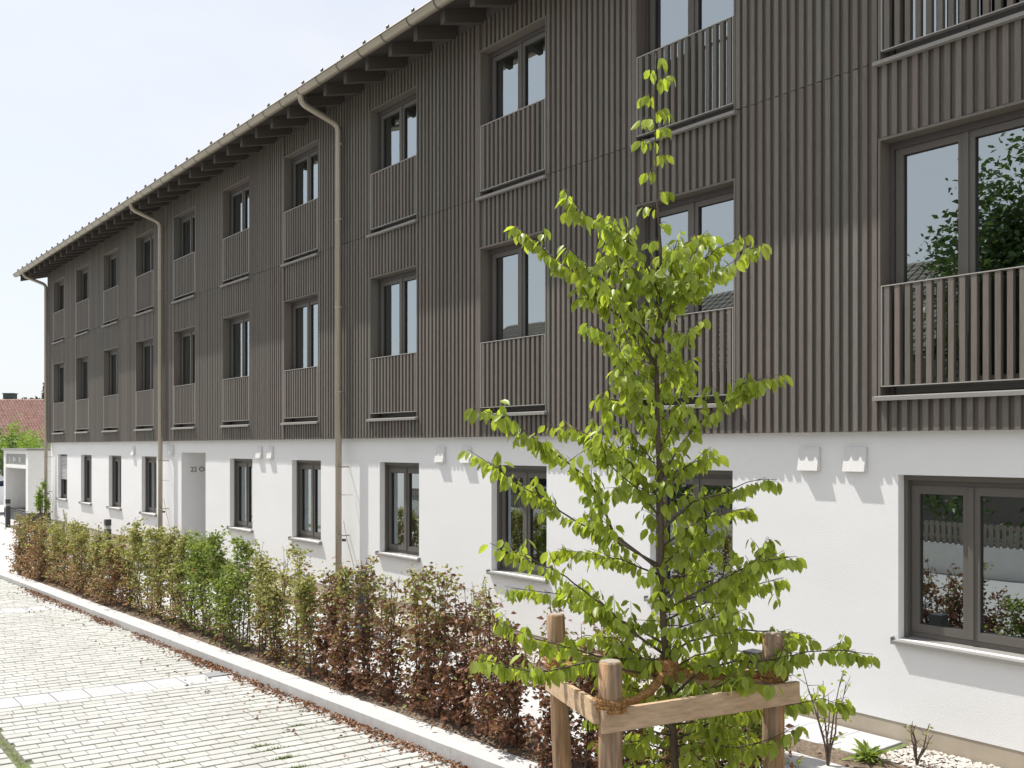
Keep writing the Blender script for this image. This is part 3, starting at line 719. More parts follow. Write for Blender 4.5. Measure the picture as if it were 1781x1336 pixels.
# (height on trunk, way points ..., depth offset at tip)
BR = [
 (995, [(1069, 930), (1049, 880), (1022, 832), (972, 794), (935, 768), (891, 735), (825, 708)], -.25),
 (985, [(1069, 940), (1009, 910), (945, 870), (884, 829), (814, 782)], .22),
 (1140, [(1090, 1092), (1054, 1056), (1015, 1026), (985, 1002), (920, 972), (852, 945)], -.30),
 (1120, [(1060, 1068), (1024, 1047), (968, 1032), (878, 1020)], .28),
 (1000, [(1081, 974), (1039, 966), (970, 955)], .30),
 (1180, [(1090, 1165), (1030, 1150), (938, 1172), (880, 1158), (830, 1146)], -.45),
 (1150, [(1095, 1146), (1039, 1142), (985, 1125), (935, 1112), (864, 1080)], -.10),
 (640, [(1081, 554), (1047, 521), (1027, 500), (989, 466), (955, 443), (930, 420), (896, 393)], .18),
 (515, [(1123, 458), (1102, 429), (1077, 408), (1047, 391), (1018, 370), (986, 342)], -.15),
 (600, [(1090, 540), (1060, 500), (1027, 470), (983, 424)], -.25),
 (710, [(1105, 650), (1081, 617), (1064, 588), (1024, 560)], -.20),
 (640, [(1106, 563), (1088, 510), (1077, 465), (1066, 420), (1062, 378)], .12),
 (585, [(1180, 510), (1215, 462), (1249, 432), (1303, 405)], .18),
 (580, [(1165, 538), (1198, 508), (1232, 483), (1282, 450), (1326, 420)], -.12),
 (480, [(1170, 440), (1200, 418), (1228, 408)], .15),
 (835, [(1180, 780), (1204, 748), (1228, 725), (1265, 701), (1292, 672), (1316, 662), (1358, 650)], -.15),
 (785, [(1174, 735), (1187, 674), (1204, 630)], .18),
 (925, [(1204, 872), (1255, 859), (1299, 838), (1332, 830)], -.22),
 (955, [(1221, 900), (1272, 890), (1302, 884)], .25),
 (985, [(1200, 940), (1248, 928)], -.22),
 (855, [(1190, 815), (1221, 797), (1250, 789)], .22),
 (1065, [(1210, 1030), (1250, 1010), (1292, 990), (1334, 976), (1352, 972), (1386, 968)], -.25),
 (1060, [(1220, 1035), (1290, 1005), (1320, 965), (1329, 950)], .0),
 (1080, [(1220, 1050), (1300, 1020), (1361, 1006)], .25),
 (1100, [(1215, 1080), (1289, 1066)], -.30),
 (1215, [(1225, 1160), (1281, 1150), (1325, 1150), (1364, 1143), (1406, 1134), (1445, 1131), (1519, 1138)], -.20),
 (1140, [(1200, 1115), (1250, 1104), (1295, 1095), (1334, 1098), (1370, 1104), (1418, 1112)], .10),
 (1290, [(1230, 1260), (1300, 1235), (1370, 1225), (1430, 1215), (1472, 1228)], .20),
 (1240, [(1220, 1200), (1290, 1185), (1350, 1190)], -.35),
 (1270, [(1120, 1235), (1080, 1240), (1020, 1250)], .35),
 (1300, [(1220, 1290), (1280, 1300), (1340, 1285), (1390, 1260)], -.1),
 (1310, [(1130, 1295), (1090, 1290), (1055, 1310)], .2),
 (1200, [(1110, 1140), (1070, 1110), (1020, 1105), (960, 1135)], .4),
 (1320, [(1200, 1310), (1240, 1330), (1290, 1345)], -.3),
 (1280, [(1130, 1270), (1105, 1300), (1095, 1335)], -.25),
 (1330, [(1150, 1320), (1120, 1335)], .15),
 (1260, [(1210, 1255), (1260, 1265), (1310, 1290)], .3),
 (1230, [(1200, 1225), (1240, 1240), (1260, 1290)], -.15),
 (1220, [(1120, 1205), (1085, 1190), (1050, 1200)], .35),
 (1170, [(1210, 1140), (1250, 1130), (1300, 1135)], .35),
 (1040, [(1190, 1010), (1215, 975), (1230, 955)], .2),
 (880, [(1120, 850), (1095, 845), (1040, 850)], -.1),
 (820, [(1120, 780), (1100, 760), (1085, 745)], .1),
 (670, [(1120, 630), (1095, 600), (1085, 570)], .25),
 (540, [(1120, 500), (1105, 470), (1110, 440)], .1),
 (760, [(1110, 720), (1080, 700), (1045, 690), (1065, 740)], .2),
 (870, [(1110, 820), (1080, 790), (1030, 760), (1000, 745), (950, 738)], .3),
 (900, [(1110, 850), (1060, 810), (1047, 770), (1052, 735)], -.2),
 (690, [(1170, 640), (1185, 600), (1200, 570)], -.2),
 (560, [(1165, 500), (1170, 450), (1172, 415)], -.1),
 (740, [(1110, 690), (1090, 660), (1075, 640)], -.3),
]
Lp, Ld, Ln, Ll, Lw = [], [], [], [], []
def add_leaf(p, out, L):
    d = (Vector(out) * R.uniform(.25, .6) + Vector((0, 0, -1)) * R.uniform(.55, 1.0) + Vector((R.uniform(-.3, .3), R.uniform(-.3, .3), 0))).normalized()
    n = (Vector((R.uniform(-1, 1), R.uniform(-1, 1), R.uniform(.0, .9))) + Vector(out) * .6).normalized()
    pet = p + d * .008
    Lp.append(pet); Ld.append(d); Ln.append(n); Ll.append(L); Lw.append(L * R.uniform(.48, .62))
def twig_leaves(pts, spacing, lmin, lmax, skip=0.0):
    acc = 0; side = 1
    for a, b in zip(pts[:-1], pts[1:]):
        seg = b - a; ln = seg.length
        if ln < 1e-6: continue
        dr_ = seg / ln; t = spacing - acc
        while t < ln:
            if R.random() > skip:
                sd = dr_.cross(Vector((0, 0, 1)))
                sd = sd.normalized() if sd.length > .05 else Vector((R.uniform(-1, 1), R.uniform(-1, 1), 0)).normalized()
                add_leaf(a + dr_ * t, sd * side + dr_ * .4, R.uniform(lmin, lmax)); side = -side
            t += spacing * R.uniform(.75, 1.3)
        acc = (ln - (t - spacing)) if t > spacing else acc + ln
        acc = max(0, min(acc, spacing * .9))
    add_leaf(pts[-1], (pts[-1] - pts[-2]).normalized(), R.uniform(lmin, lmax))
br_mb = MB()
def inv_add(name, mb_, m):
    o_ = mb_.build(name, m, tree, smooth=True); o_.matrix_parent_inverse = Matrix.Translation(-tb); return o_
for h, wps, dY in BR:
    p0 = trunk_at(h); n_ = len(wps)
    pts = [p0] + [tp(a, b, dY * ((i + 1) / n_)) for i, (a, b) in enumerate(wps)]
    fine = []
    for a, b in zip(pts[:-1], pts[1:]):
        for t in (0, .5): fine.append(a.lerp(b, t) + Vector((R.uniform(-1, 1), R.uniform(-1, 1), R.uniform(-1, 1))) * .004)
    fine.append(pts[-1])
    ln = sum((b - a).length for a, b in zip(pts[:-1], pts[1:]))
    r0 = .0028 + .0042 * min(1, ln / 1.0)
    mb = MB(); mb.tube(fine, [r0 * (1 - .8 * i / (len(fine) - 1)) for i in range(len(fine))], 5); inv_add('branch', mb, M['bark'])
    k0 = max(1, int(len(fine) * .16))
    twig_leaves(fine[k0:], .019, .050, .076, .03)
    ntw = int(ln / .043)
    for q in range(ntw):                       # side twigs
        t = R.uniform(.12, .93); idx = t * (len(fine) - 1); i = int(idx); p = fine[i].lerp(fine[min(i + 1, len(fine) - 1)], idx - i)
        dr_ = (fine[min(i+1, len(fine)-1)] - fine[max(i-1, 0)]).normalized()
        v = (dr_ * .8 + Vector((R.uniform(-1, 1), R.uniform(-1, 1), R.uniform(-.25, .55)))).normalized()
        L = R.uniform(.05, .17) * (1.15 - .6 * t)
        tw = [p, p + v * L * .5 + Vector((0, 0, .004)), p + v * L]
        br_mb.tube(tw, [.0018, .0014, .0009], 4); twig_leaves(tw, .021, .046, .070)
# leaves along the leader: sparse alternating sprays
py = 100; sd = 1
while py < 430:
    p = trunk_at(py); v = RGT * sd * R.uniform(.7, 1) + FWD * R.uniform(-.6, .6) + UP * R.uniform(-.1, .5); v.normalize()
    L = R.uniform(.02, .075) + (.02 if 130 < py < 250 else 0)
    tw = [p, p + v * L * .5 + Vector((0, 0, .006)), p + v * L]
    br_mb.tube(tw, [.0015, .0012, .0008], 4); twig_leaves(tw, .012, .046, .068)
    py += R.uniform(17, 25) if py < 250 else R.uniform(26, 40); sd = -sd
while py < 1200:                               # short spurs on the stem
    p = trunk_at(py); v = Vector((R.uniform(-1, 1), R.uniform(-1, 1), R.uniform(0, .6))).normalized(); L = R.uniform(.05, .2)
    tw = [p, p + v * L * .5, p + v * L]; br_mb.tube(tw, [.002, .0015, .0009], 4); twig_leaves(tw, .022, .048, .074); py += R.uniform(6, 13)
inv_add('twigs', br_mb, M['bark'])['kind'] = 'stuff'
# the nearest, largest leaves are single objects; the rest is one mass
order = sorted(range(len(Lp)), key=lambda i: -Ll[i] / max(.1, (Lp[i] - CAM).dot(FWD)) if in_frame(Lp[i], 0) else 1)
big = set(order[:300])
lib = []
for k in range(4):
    lib.append(leaves_mesh('leaf', [(0, 0, 0)], [(0, 0, -1)], [(0, -1, 0)], [1.0], [.50 + .03 * k], M['leaf'], True, R.uniform(.1, .3), R.uniform(.05, .22)))
restL = [i for i in range(len(Lp)) if i not in big]
for i in big:
    d, nn = Ld[i], Ln[i]; s_ = d.cross(nn).normalized(); nn = s_.cross(d)
    # template: tip along -z, normal -y, side = D x N
    bx = Vector((0, 0, -1)).cross(Vector((0, -1, 0)))
    rot = Matrix((s_ * bx.x if bx.x else s_, -nn, -d)).transposed() if False else None
    A = Matrix((tuple(bx), (0, -1, 0), (0, 0, -1))).transposed(); Bm = Matrix((tuple(s_), tuple(nn), tuple(d))).transposed()
    Rm = (Bm @ A.inverted()).to_4x4()
    o = link('leaf', R.choice(lib), tree); o.matrix_parent_inverse = Matrix.Translation(-tb)
    o.matrix_basis = Matrix.Translation(Lp[i]) @ Rm @ Matrix.Scale(Ll[i], 4)
o = link('foliage', leaves_mesh('foliage', [Lp[i] for i in restL], [Ld[i] for i in restL], [Ln[i] for i in restL], [Ll[i] for i in restL], [Lw[i] for i in restL], M['leaf']), tree, 'stuff')
o.matrix_parent_inverse = Matrix.Translation(-tb)

# ------------------------------------------------------------------ tree stakes, planks and coir rope
sup_loc = Vector((tb.x, tb.y, -0.09))
sup = thing('tree_support_frame', 'three round wooden stakes joined by planks with coir rope around the young tree', 'tree stakes', sup_loc)
inv = Matrix.Translation(-sup_loc)
def sp(mb_, name, m, smooth=False, parent=None):
    o_ = mb_.build(name, m, parent or sup, smooth=smooth)
    if parent is None: o_.matrix_parent_inverse = inv
    return o_
P1 = at_depth(966, 1068, 5.2); P2 = at_depth(1061, 1150, 4.07); P3 = at_depth(1345, 1102, 4.5)
foot = {0: (978, 1336), 1: (1062, 1336), 2: (1345, 1336)}
posts = []
for k, (P, dia) in enumerate(((P1, .098), (P2, .10), (P3, .10))):
    Y = (P - CAM).dot(FWD); Q = at_depth(*foot[k], Y); dr_ = (P - Q).normalized()
    bot = P - dr_ * ((P.z + .25) / dr_.z)
    mb = MB(); n_ = 9
    pts = [bot.lerp(P, t) for t in np.linspace(0, 1, n_)]; pts[-1] = P - dr_ * .006; pts.append(P)
    mb.tube(pts, [dia / 2 * R.uniform(.97, 1.03) for _ in range(n_)] + [dia / 2 - .007], 18)
    o = sp(mb, 'post', M['post'], True)
    em = MB(); em.tube([P + dr_ * .0005, P + dr_ * .0015], dia / 2 - .009, 18); eo = em.build('post_end', M['posttop'], o); 
    posts.append((P, dr_, Y))
def on_post(k, z): P, dr_, Y = posts[k]; return P + dr_ * ((z - P.z) / dr_.z)
def plank(a, b, name='rail'):
    mb = MB(); mb.bar(a, b, .024, .094); return sp(mb, name, M['plank'])
# near planks of the triangle, from pixel heights at each post
a2, b3 = at_depth(1047, 1256, 4.01), at_depth(1388, 1203, 4.43)
plank(a2, b3)
c2, c1 = at_depth(1036, 1238, 4.06), at_depth(952, 1184, 5.16); plank(c2 + (c2 - c1).normalized() * .02, c1)
plank(at_depth(985, 1150, 5.25), at_depth(1365, 1188, 4.62))
plank(at_depth(1090, 1160, 4.95), at_depth(1345, 1190, 4.66), 'brace')
rope = MB()
tk = trunk_at(1165)
def rope_path(a, b, sag, n=9):
    return [a.lerp(b, t) + Vector((0, 0, -sag * 4 * t * (1 - t))) for t in np.linspace(0, 1, n)]
for k, zpx, sag in ((1, 1225, .05), (2, 1172, .02), (0, 1150, .03)):
    P, dr_, Y = posts[k]; z = at_depth(0, zpx, Y).z; c = on_post(k, z)
    u = (tk - c); u.z = 0; u.normalize()
    rope.tube(rope_path(c + u * .05, tk, sag), .019, 8, jit=.28)
    for w in range(3):
        ring = [c + dr_ * (w * .017 - .017) + Vector((math.cos(a_), math.sin(a_), 0)) * .058 for a_ in np.linspace(0, 2 * math.pi, 15)]
        rope.tube(ring, .012, 6, jit=.3)
for w in range(4):
    ring = [tk + Vector((math.cos(a_) * .034, math.sin(a_) * .034, .035 - w * .024)) for a_ in np.linspace(0, 2 * math.pi, 13)]
    rope.tube(ring, .018, 7, jit=.3)
ro = sp(rope, 'coir_rope', M['rope'], True)
# loose coir fibres
n_ = 2600; fp = []
vs_ = [Vector(v) for v in rope.v]
for _ in range(n_): fp.append(R.choice(vs_))
fo = link('coir_fibre', leaves_mesh('coir_fibre', fp, rand_dirs(n_), rand_dirs(n_), NR.uniform(.012, .038, n_), np.full(n_, .0022), M['rope'], False), sup, 'stuff'); fo.matrix_parent_inverse = inv

# ------------------------------------------------------------------ hedge plants behind the kerb
def hedge_plant(t, off, h, w, ngreen, nbrown, gmat, bmat, label, group, top_green=0, stems=4, lsz=.042):
    p = K0 + KD * t + KB * off
    root = thing('hedge_plant', label, 'hedge plant', (p.x, p.y, 0), group)
    st = MB(); pts_all = []
    for s in range(stems):
        bx, by = R.uniform(-.05, .05), R.uniform(-.05, .05)
        hh = h * R.uniform(.72, 1.0) if s else h
        pts = [Vector((bx, by, -.02))]
        x_, y_ = bx, by
        for q in range(1, 6):
            x_ += R.uniform(-.04, .04) + .02 * (s - stems / 2) * w; y_ += R.uniform(-.035, .035)
            pts.append(Vector((x_, y_, hh * q / 5)))
        st.tube(pts, [.011, .0095, .008, .006, .004, .0022], 5)
        for q in range(int(21 * hh)):          # side shoots
            tt = R.uniform(.03, .97); i = min(4, int(tt * 5)); b0 = pts[i].lerp(pts[i+1], tt * 5 - i)
            L = w * R.uniform(.35, .75) * (1.1 - .55 * tt)
            v = Vector((R.uniform(-1, 1), R.uniform(-1, 1), R.uniform(-.1, .75))).normalized()
            e = b0 + v * L; st.tube([b0, b0.lerp(e, .5) + Vector((0, 0, .01)), e], [.0035, .0025, .0014], 3, caps=False)
            for g in np.linspace(.15, 1, 9): pts_all.append(b0.lerp(e, g))
        for g in range(14): i = R.randint(2, 4); pts_all.append(pts[i].lerp(pts[i+1], R.random()))
    link('stems', st.mesh('stems', M['twig']), root)
    A = np.array([tuple(v) for v in pts_all]); zr_ = A[:, 2] / h
    def fol(name, n, m, bias, lz):
        pr = np.clip(np.where(bias > 0, .08 + zr_ ** 2 * bias, .1 + np.clip(1.05 - zr_, .01, 2) ** 1.4 * -bias), .005, None); pr /= pr.sum()
        P = A[NR.choice(len(A), n, p=pr)] + NR.normal(0, .034, (n, 3))
        P[:, 2] = np.maximum(P[:, 2], .015)
        D = rand_dirs(n, -.9, .5); N = rand_dirs(n, .0, 1.0)
        L = NR.uniform(.5, 1.2, n) * lz
        link(name, leaves_mesh(name, P, D, N, L, L * NR.uniform(.55, .75, n), m, False, .25, .1), root, 'stuff')
    if nbrown: fol('brown_leaves', nbrown, bmat, -.8, lsz)
    if ngreen: fol('green_leaves', ngreen, gmat, .9, lsz * .92)
    return root
ORD = ['first', 'second', 'third', 'fourth', 'fifth', 'sixth', 'seventh', 'eighth', 'ninth', 'tenth', 'eleventh', 'twelfth', 'thirteenth', 'fourteenth', 'fifteenth', 'sixteenth', 'seventeenth', 'eighteenth', 'nineteenth']
def ordinal(k):
    if k <= 19: return ORD[k - 1]
    t_, o_ = divmod(k, 10); w_ = ['', '', 'twent', 'thirt', 'fort', 'fift', 'sixt', 'sevent'][t_]
    return w_ + 'ieth' if o_ == 0 else w_ + 'y-' + ORD[o_ - 1]
LB, LM, LG, LS = 'covered in dry brown leaves', 'mixing green shoots and tan leaves', 'dense with fresh green leaves', 'brown below with green tips'
def kerb_t_px(px):                              # t along the kerb whose hedge line shows at this picture column
    best = None
    for q in range(-60, 200):
        t = q * .1; p = project(K0 + KD * t + KB * .45)
        if p and (best is None or abs(p[0] - px) < best[0]): best = (abs(p[0] - px), t)
    return best[1]
t_end = kerb_t_px(44)
t = t_end; i = 0
while t > -4.5:
    p = project(K0 + KD * t + KB * .45); px_ = p[0] if p else 1500
    off = .40 + R.uniform(-.04, .04)
    if px_ > 1330: break
    if px_ < 88: a = (1.24, .36, 420, 1500, M['hgreen'], M['htan'], LB)
    elif px_ < 130: a = (1.16, .33, 900, 700, M['hgreen'], M['htan'], LM)
    elif px_ < 200: a = (1.22, .36, 1350, 800, M['hgreen'], M['htan'], LM)
    elif px_ < 245: a = (1.12, .33, 700, 1000, M['hgreen'], M['hbrown'], LM)
    elif px_ < 330: a = (1.27, .37, 1900, 350, M['hgreen'], M['htan'], LG)
    elif px_ < 440: a = (1.30, .38, 2100, 200, M['hdeep'], M['hbrown'], LG)
    elif px_ < 560: a = (1.24, .35, 1250, 600, M['hgreen'], M['hbrown'], LM)
    elif px_ < 800: a = (1.26, .34, 430, 1300, M['hgreen'], M['hbrown'], LS)
    elif px_ < 1120: a = (1.20, .36, 130, 1500, M['hgreen'], M['hbrown'], LB)
    else: a = (1.0, .35, 850, 650, M['hdeep'], M['hbrown'], LM)
    i += 1
    lab = '%s hedge plant from the white hut end, %s' % (ordinal(i), a[6])
    hedge_plant(t, off, a[0] * R.uniform(.80, 1.10), a[1] * R.uniform(.85, 1.2), int(a[2] * R.uniform(.6, 1.15)), int(a[3] * R.uniform(.6, 1.15)), *a[4:6], lab, 'hedge plants in a row behind the kerb', stems=R.choice([3, 4, 4, 5]), lsz=.054 if px_ < 560 else .058)
    t -= R.uniform(.34, .44)

# ------------------------------------------------------------------ plants of the bed along the wall
def leafy_shrub(p, h, w, n, m, label, name='bed_shrub', cat='shrub', stems=4, lsz=.05, group=None, buds=False):
    root = thing(name, label, cat, p, group); st = MB(); A = []
    for s in range(stems):
        a_ = 2 * math.pi * s / stems + R.uniform(-.4, .4); lean = w * R.uniform(.3, .8); hh = h * R.uniform(.7, 1)
        pts = [Vector((0, 0, -.01))] + [Vector((math.cos(a_) * lean * (q / 5) ** 1.2 + R.uniform(-.015, .015), math.sin(a_) * lean * (q / 5) ** 1.2 + R.uniform(-.015, .015), hh * q / 5)) for q in range(1, 6)]
        st.tube(pts, [.009, .008, .007, .005, .0035, .002], 5)
        for q in range(6):
            tt = R.uniform(.25, .95); i = min(4, int(tt * 5)); b0 = pts[i].lerp(pts[i+1], tt * 5 - i)
            e = b0 + Vector((R.uniform(-1, 1), R.uniform(-1, 1), R.uniform(.2, .9))).normalized() * w * R.uniform(.2, .5)
            st.tube([b0, e], [.003, .0015], 4); A += [b0.lerp(e, g) for g in (.4, .7, .9, 1)]
        A.append(pts[-1])
    link('stems', st.mesh('stems', M['twig']), root)
    A = np.array([tuple(v) for v in A]); P = A[NR.integers(0, len(A), n)] + NR.normal(0, .018, (n, 3))
    L = NR.uniform(.6, 1.2, n) * lsz
    link('leaves', leaves_mesh('leaves', P, rand_dirs(n, -.6, .8), rand_dirs(n, 0, 1), L, L * .55, m), root, 'stuff')
    return root
def bedp(px, py, z=0.02): return tuple(at_z(px, py, z))
leafy_shrub(bedp(1440, 1335), .80, .30, 42, M['leaf'], 'open shrub with tall bare twigs and yellow-green leaf tufts beside the paved patch', stems=6)
leafy_shrub(bedp(1595, 1330), .34, .16, 26, M['hgreen'], 'small twiggy shrub between the soil and the white pebbles', stems=5, lsz=.035)
leafy_shrub((-3.0, -.75, .02), .30, .15, 24, M['hgreen'], 'small twiggy shrub at the edge of the white pebbles below the wide window', stems=5, lsz=.035)
leafy_shrub(tuple(Vector(bedp(1395, 1336)) + Vector((-.25, -.25, 0))), .42, .28, 90, M['bush'], 'low leafy green shrub behind the right-hand tree stake', stems=6, lsz=.05)
# bright green perennial with long blades
pp = Vector(bedp(1510, 1322)); per = thing('perennial_plant', 'bright green clump of long pointed leaves in the soil near the pebbles', 'plant', pp)
n_ = 60; D = rand_dirs(n_, .15, .9); link('leaf_rosette', leaves_mesh('leaf_rosette', NR.normal(0, .03, (n_, 3)) * np.array([1, 1, .1]) + np.array([0, 0, .02]), D, rand_dirs(n_, .4, 1), NR.uniform(.10, .19, n_), NR.uniform(.03, .045, n_), M['hdeep'], True, .2, .35), per, 'stuff')
# feathery grey-green grasses against the wall
def feather(p, h, label, group=None, m='hgreen'):
    root = thing('feathery_plant', label, 'plant', p, group); st = MB(); P = []; D = []
    for s in range(3):
        lean = Vector((R.uniform(-.12, .12), R.uniform(-.12, .05), 0)); top = lean + Vector((0, 0, h * R.uniform(.75, 1)))
        pts = [Vector((0, 0, -.01)), top * .5 - lean * .15, top]; st.tube(pts, [.006, .004, .002], 4)
        for q in range(150):
            g = R.uniform(.45, 1); b0 = pts[1].lerp(pts[2], (g - .45) / .55 if g > .45 else 0); P.append(b0); D.append(Vector((R.uniform(-1, 1), R.uniform(-1, 1), R.uniform(0, 1.2))).normalized())
    link('stems', st.mesh('stems', M['twig']), root); n_ = len(P)
    link('needle_leaves', leaves_mesh('needle_leaves', P, D, rand_dirs(n_), NR.uniform(.03, .07, n_), np.full(n_, .004), M[m], False), root, 'stuff')
feather((-9.75, -.55, .02), .66, 'taller feathery grey-green stems, the pair member farther from the young tree', 'feathery plants under the windows')
feather((-9.3, -.6, .02), .50, 'lower feathery grey-green stems, the pair member nearer the young tree', 'feathery plants under the windows')
feather((-29.4, -.6, .02), .75, 'tall feathery stem by the far end of the white wall')
# thin saplings in the bed, seen over the hedge
for k, (px_, h) in enumerate(((455, .8), (500, .85), (690, .8), (770, .85), (830, 1.0))):
    X = None
    for q in range(400):
        xw = -30 + q * .08; pr = project((xw, -.72, .5))
        if pr and abs(pr[0] - px_) < 6: X = xw; break
    if X: leafy_shrub((X, -.72, .02), h, .18, 90, M['hgreen'], ordinal(k + 1) + ' thin upright shrub of the wall bed, counted from the entrance niche', stems=4, lsz=.04, group='thin shrubs in the wall bed')
# yellow-green shrub at the far corner of the building
yp = at_depth(72, 905, 31.0); yp.z = 0
def round_bush(name, p, rx, ry, h, n, m, label, cat='shrub', lsz=.09, group=None, trunk=None, stemmat='twig'):
    root = thing(name, label, cat, p, group)
    cl = rand_dirs(max(10, n // 90), -.5, 1) * NR.uniform(.35, .95, (max(10, n // 90), 1))
    c = cl[NR.integers(0, len(cl), n)] + NR.normal(0, .12, (n, 3))
    z0 = trunk or 0
    P = np.stack([c[:, 0] * rx, c[:, 1] * ry, z0 + (h - z0) * (.5 + .5 * np.clip(c[:, 2], -1, 1.15))], 1)
    P[:, 2] = np.maximum(P[:, 2], .03)
    L = NR.uniform(.6, 1.3, n) * lsz
    link('crown', leaves_mesh('crown', P, rand_dirs(n, -.8, .6), rand_dirs(n, 0, 1), L, L * .6, m, False, .2, .1), root, 'stuff')
    st = MB()
    if trunk:
        st.tube([(0, 0, -.15), (0.05, 0, trunk * .7), (0, .05, trunk + (h - trunk) * .75)], [.16 * h / 9, .12 * h / 9, .03], 8)
        for c_ in cl[:14]:
            st.tube([(0, 0, trunk * R.uniform(.8, 1.2)), (c_[0] * rx * .5, c_[1] * ry * .5, trunk + (h - trunk) * (.35 + .25 * c_[2])), (c_[0] * rx * .9, c_[1] * ry * .9, trunk + (h - trunk) * (.5 + .45 * c_[2]))], [.06 * h / 9, .04 * h / 9, .012], 5)
        st.build('trunk', M['bark'], root, smooth=True)
    else:
        for c_ in cl[:10]: st.tube([(0, 0, 0), (c_[0] * rx * .8, c_[1] * ry * .8, h * (.45 + .4 * c_[2]))], [.02, .006], 4)
        st.build('stems', M[stemmat], root)
    return root
round_bush('corner_shrub', yp, .28, .3, 1.45, 900, M['bush'], 'upright yellow-green shrub at the far corner of the building', lsz=.08)

# ------------------------------------------------------------------ bollard lights
def bollard(px_, label, Yw=-1.25, group='bollard lights along the path'):
    X = min(np.arange(-40, 0, .02), key=lambda q: abs((project((q, Yw, .4)) or (9e9,))[0] - px_))
    root = thing('bollard_light', label, 'bollard light', (float(X), Yw, -.03), group)
    MB().box(-.065, .065, -.065, .065, 0, .66).build('post', M['anthracite'], root)
    MB().box(-.055, .055, -.055, .055, .66, .74).build('lens', M['lamp'], root)
    MB().box(-.065, .065, -.065, .065, .741, .88).build('cap', M['anthracite'], root)
    MB().box(-.09, .09, -.09, .09, -.02, .008).build('base_plate', M['anthracite'], root)
bollard(13.5, 'dark square bollard light at the open end of the path beside the white hut')
bollard(187, 'dark square bollard light showing above the hedge near the entrance niche')
bollard(630, 'dark square bollard light among brown hedge twigs near a downpipe')
bollard(1311, 'dark square bollard light half hidden behind the right-hand tree stake')

# ------------------------------------------------------------------ white hut past the building's end
hut = thing('entrance_hut', 'small flat-roofed white rendered hut with a grey sign panel over its opening', 'hut', (-38, 0, 0))
HX0, HX1, HY, HZ = -2.0, 2.0, -.24, 2.36
hb = MB(); wall_with_holes(hb, HX0, HX1, .25, HZ, HY, [(HX0 + .35, HX1 - .35, .25, 1.74), (HX0 + .35, HX1 - .35, 1.86, 2.24)], .12)
hb.quad((HX1, HY, .25), (HX1, 3.2, .25), (HX1, 3.2, HZ), (HX1, HY, HZ)); hb.quad((HX0, 3.2, .25), (HX0, HY, .25), (HX0, HY, HZ), (HX0, 3.2, HZ)); hb.quad((HX1, 3.2, .25), (HX0, 3.2, .25), (HX0, 3.2, HZ), (HX1, 3.2, HZ))
hb.quad((HX0 + .35, 1.2, 0), (HX1 - .35, 1.2, 0), (HX1 - .35, 1.2, 1.8), (HX0 + .35, 1.2, 1.8)); hb.quad((HX0 + .35, HY + .12, 0), (HX0 + .35, 1.2, 0), (HX0 + .35, 1.2, 1.8), (HX0 + .35, HY + .12, 1.8)); hb.quad((HX1 - .35, 1.2, 0), (HX1 - .35, HY + .12, 0), (HX1 - .35, HY + .12, 1.8), (HX1 - .35, 1.2, 1.8))
hb.quad((HX0 + .35, HY + .12, 1.80), (HX1 - .35, HY + .12, 1.80), (HX1 - .35, 1.2, 1.80), (HX0 + .35, 1.2, 1.80))
hb.build('wall', M['hutwall'], hut)
MB().box(HX0 + .01, HX1 - .01, HY + .01, 3.19, -.1, .25).build('plinth', M['anthracite'], hut)
MB().box(HX0 - .06, HX1 + .06, HY - .06, 3.26, HZ, HZ + .07).build('roof', M['sill'], hut)
sgn = MB(); sgn.box(HX0 + .352, HX1 - .352, HY + .05, HY + .11, 1.862, 2.238); sg = sgn.build('sign_panel', M['signgrey'], hut)
me = text_mesh('sign_marks', '5   0+   8', .26, M['signwhite']); o = link('sign_marks', me, sg, None, (-1.35, HY + .046, 1.95)); o.rotation_euler = (math.pi / 2, 0, 0); o.scale = (2.0, 1, 1)

# ------------------------------------------------------------------ parked car past the hut
car = thing('parked_car', 'silver parked car partly hidden behind the white hut', 'car', (-42.4, -.2, -.08)); car.rotation_euler = (0, 0, math.radians(90))
prof = [(-2.1, .35), (-2.15, .75), (-2.0, .98), (-1.75, 1.02), (-1.35, 1.42), (.2, 1.46), (.95, 1.05), (1.9, .88), (2.1, .70), (2.12, .35)]
cb = MB(); n_ = len(prof)
for s, wd in ((-1, .86), (1, .86)):
    for x_, z_ in prof: cb.v.append((x_, s * (wd - (.14 if z_ > 1.2 else 0)), z_))
cb.f = [tuple(range(n_)), tuple(range(2*n_ - 1, n_ - 1, -1))] + [(k, n_ + k, n_ + (k+1) % n_, (k+1) % n_) for k in range(n_)]
cb.build('body', M['carpaint'], car)
for s in (-1, 1):
    g = MB(); g.quad((-1.25, s * .738, 1.36), (.12, s * .738, 1.39), (.75, s * .866, 1.06), (-1.6, s * .866, 1.06)); g.build('side_window', M['carglass'], car)
    for x_ in (-1.35, 1.3):
        wv = MB(); wv.tube([(x_, s * .70, .32), (x_, s * .875, .32)], .32, 20); wo = wv.build('wheel', M['tyre'], car)
        MB().tube([(x_, s * .872, .32), (x_, s * .882, .32)], .20, 16).build('rim', M['rim'], wo)
    MB().box(-2.16, -2.10, s * .62 - .12, s * .62 + .12, .78, .92).build('tail_light', M['lightred'], car)
    MB().box(2.02, 2.13, s * .6 - .15, s * .6 + .15, .66, .78).build('headlight', M['lamp'], car)
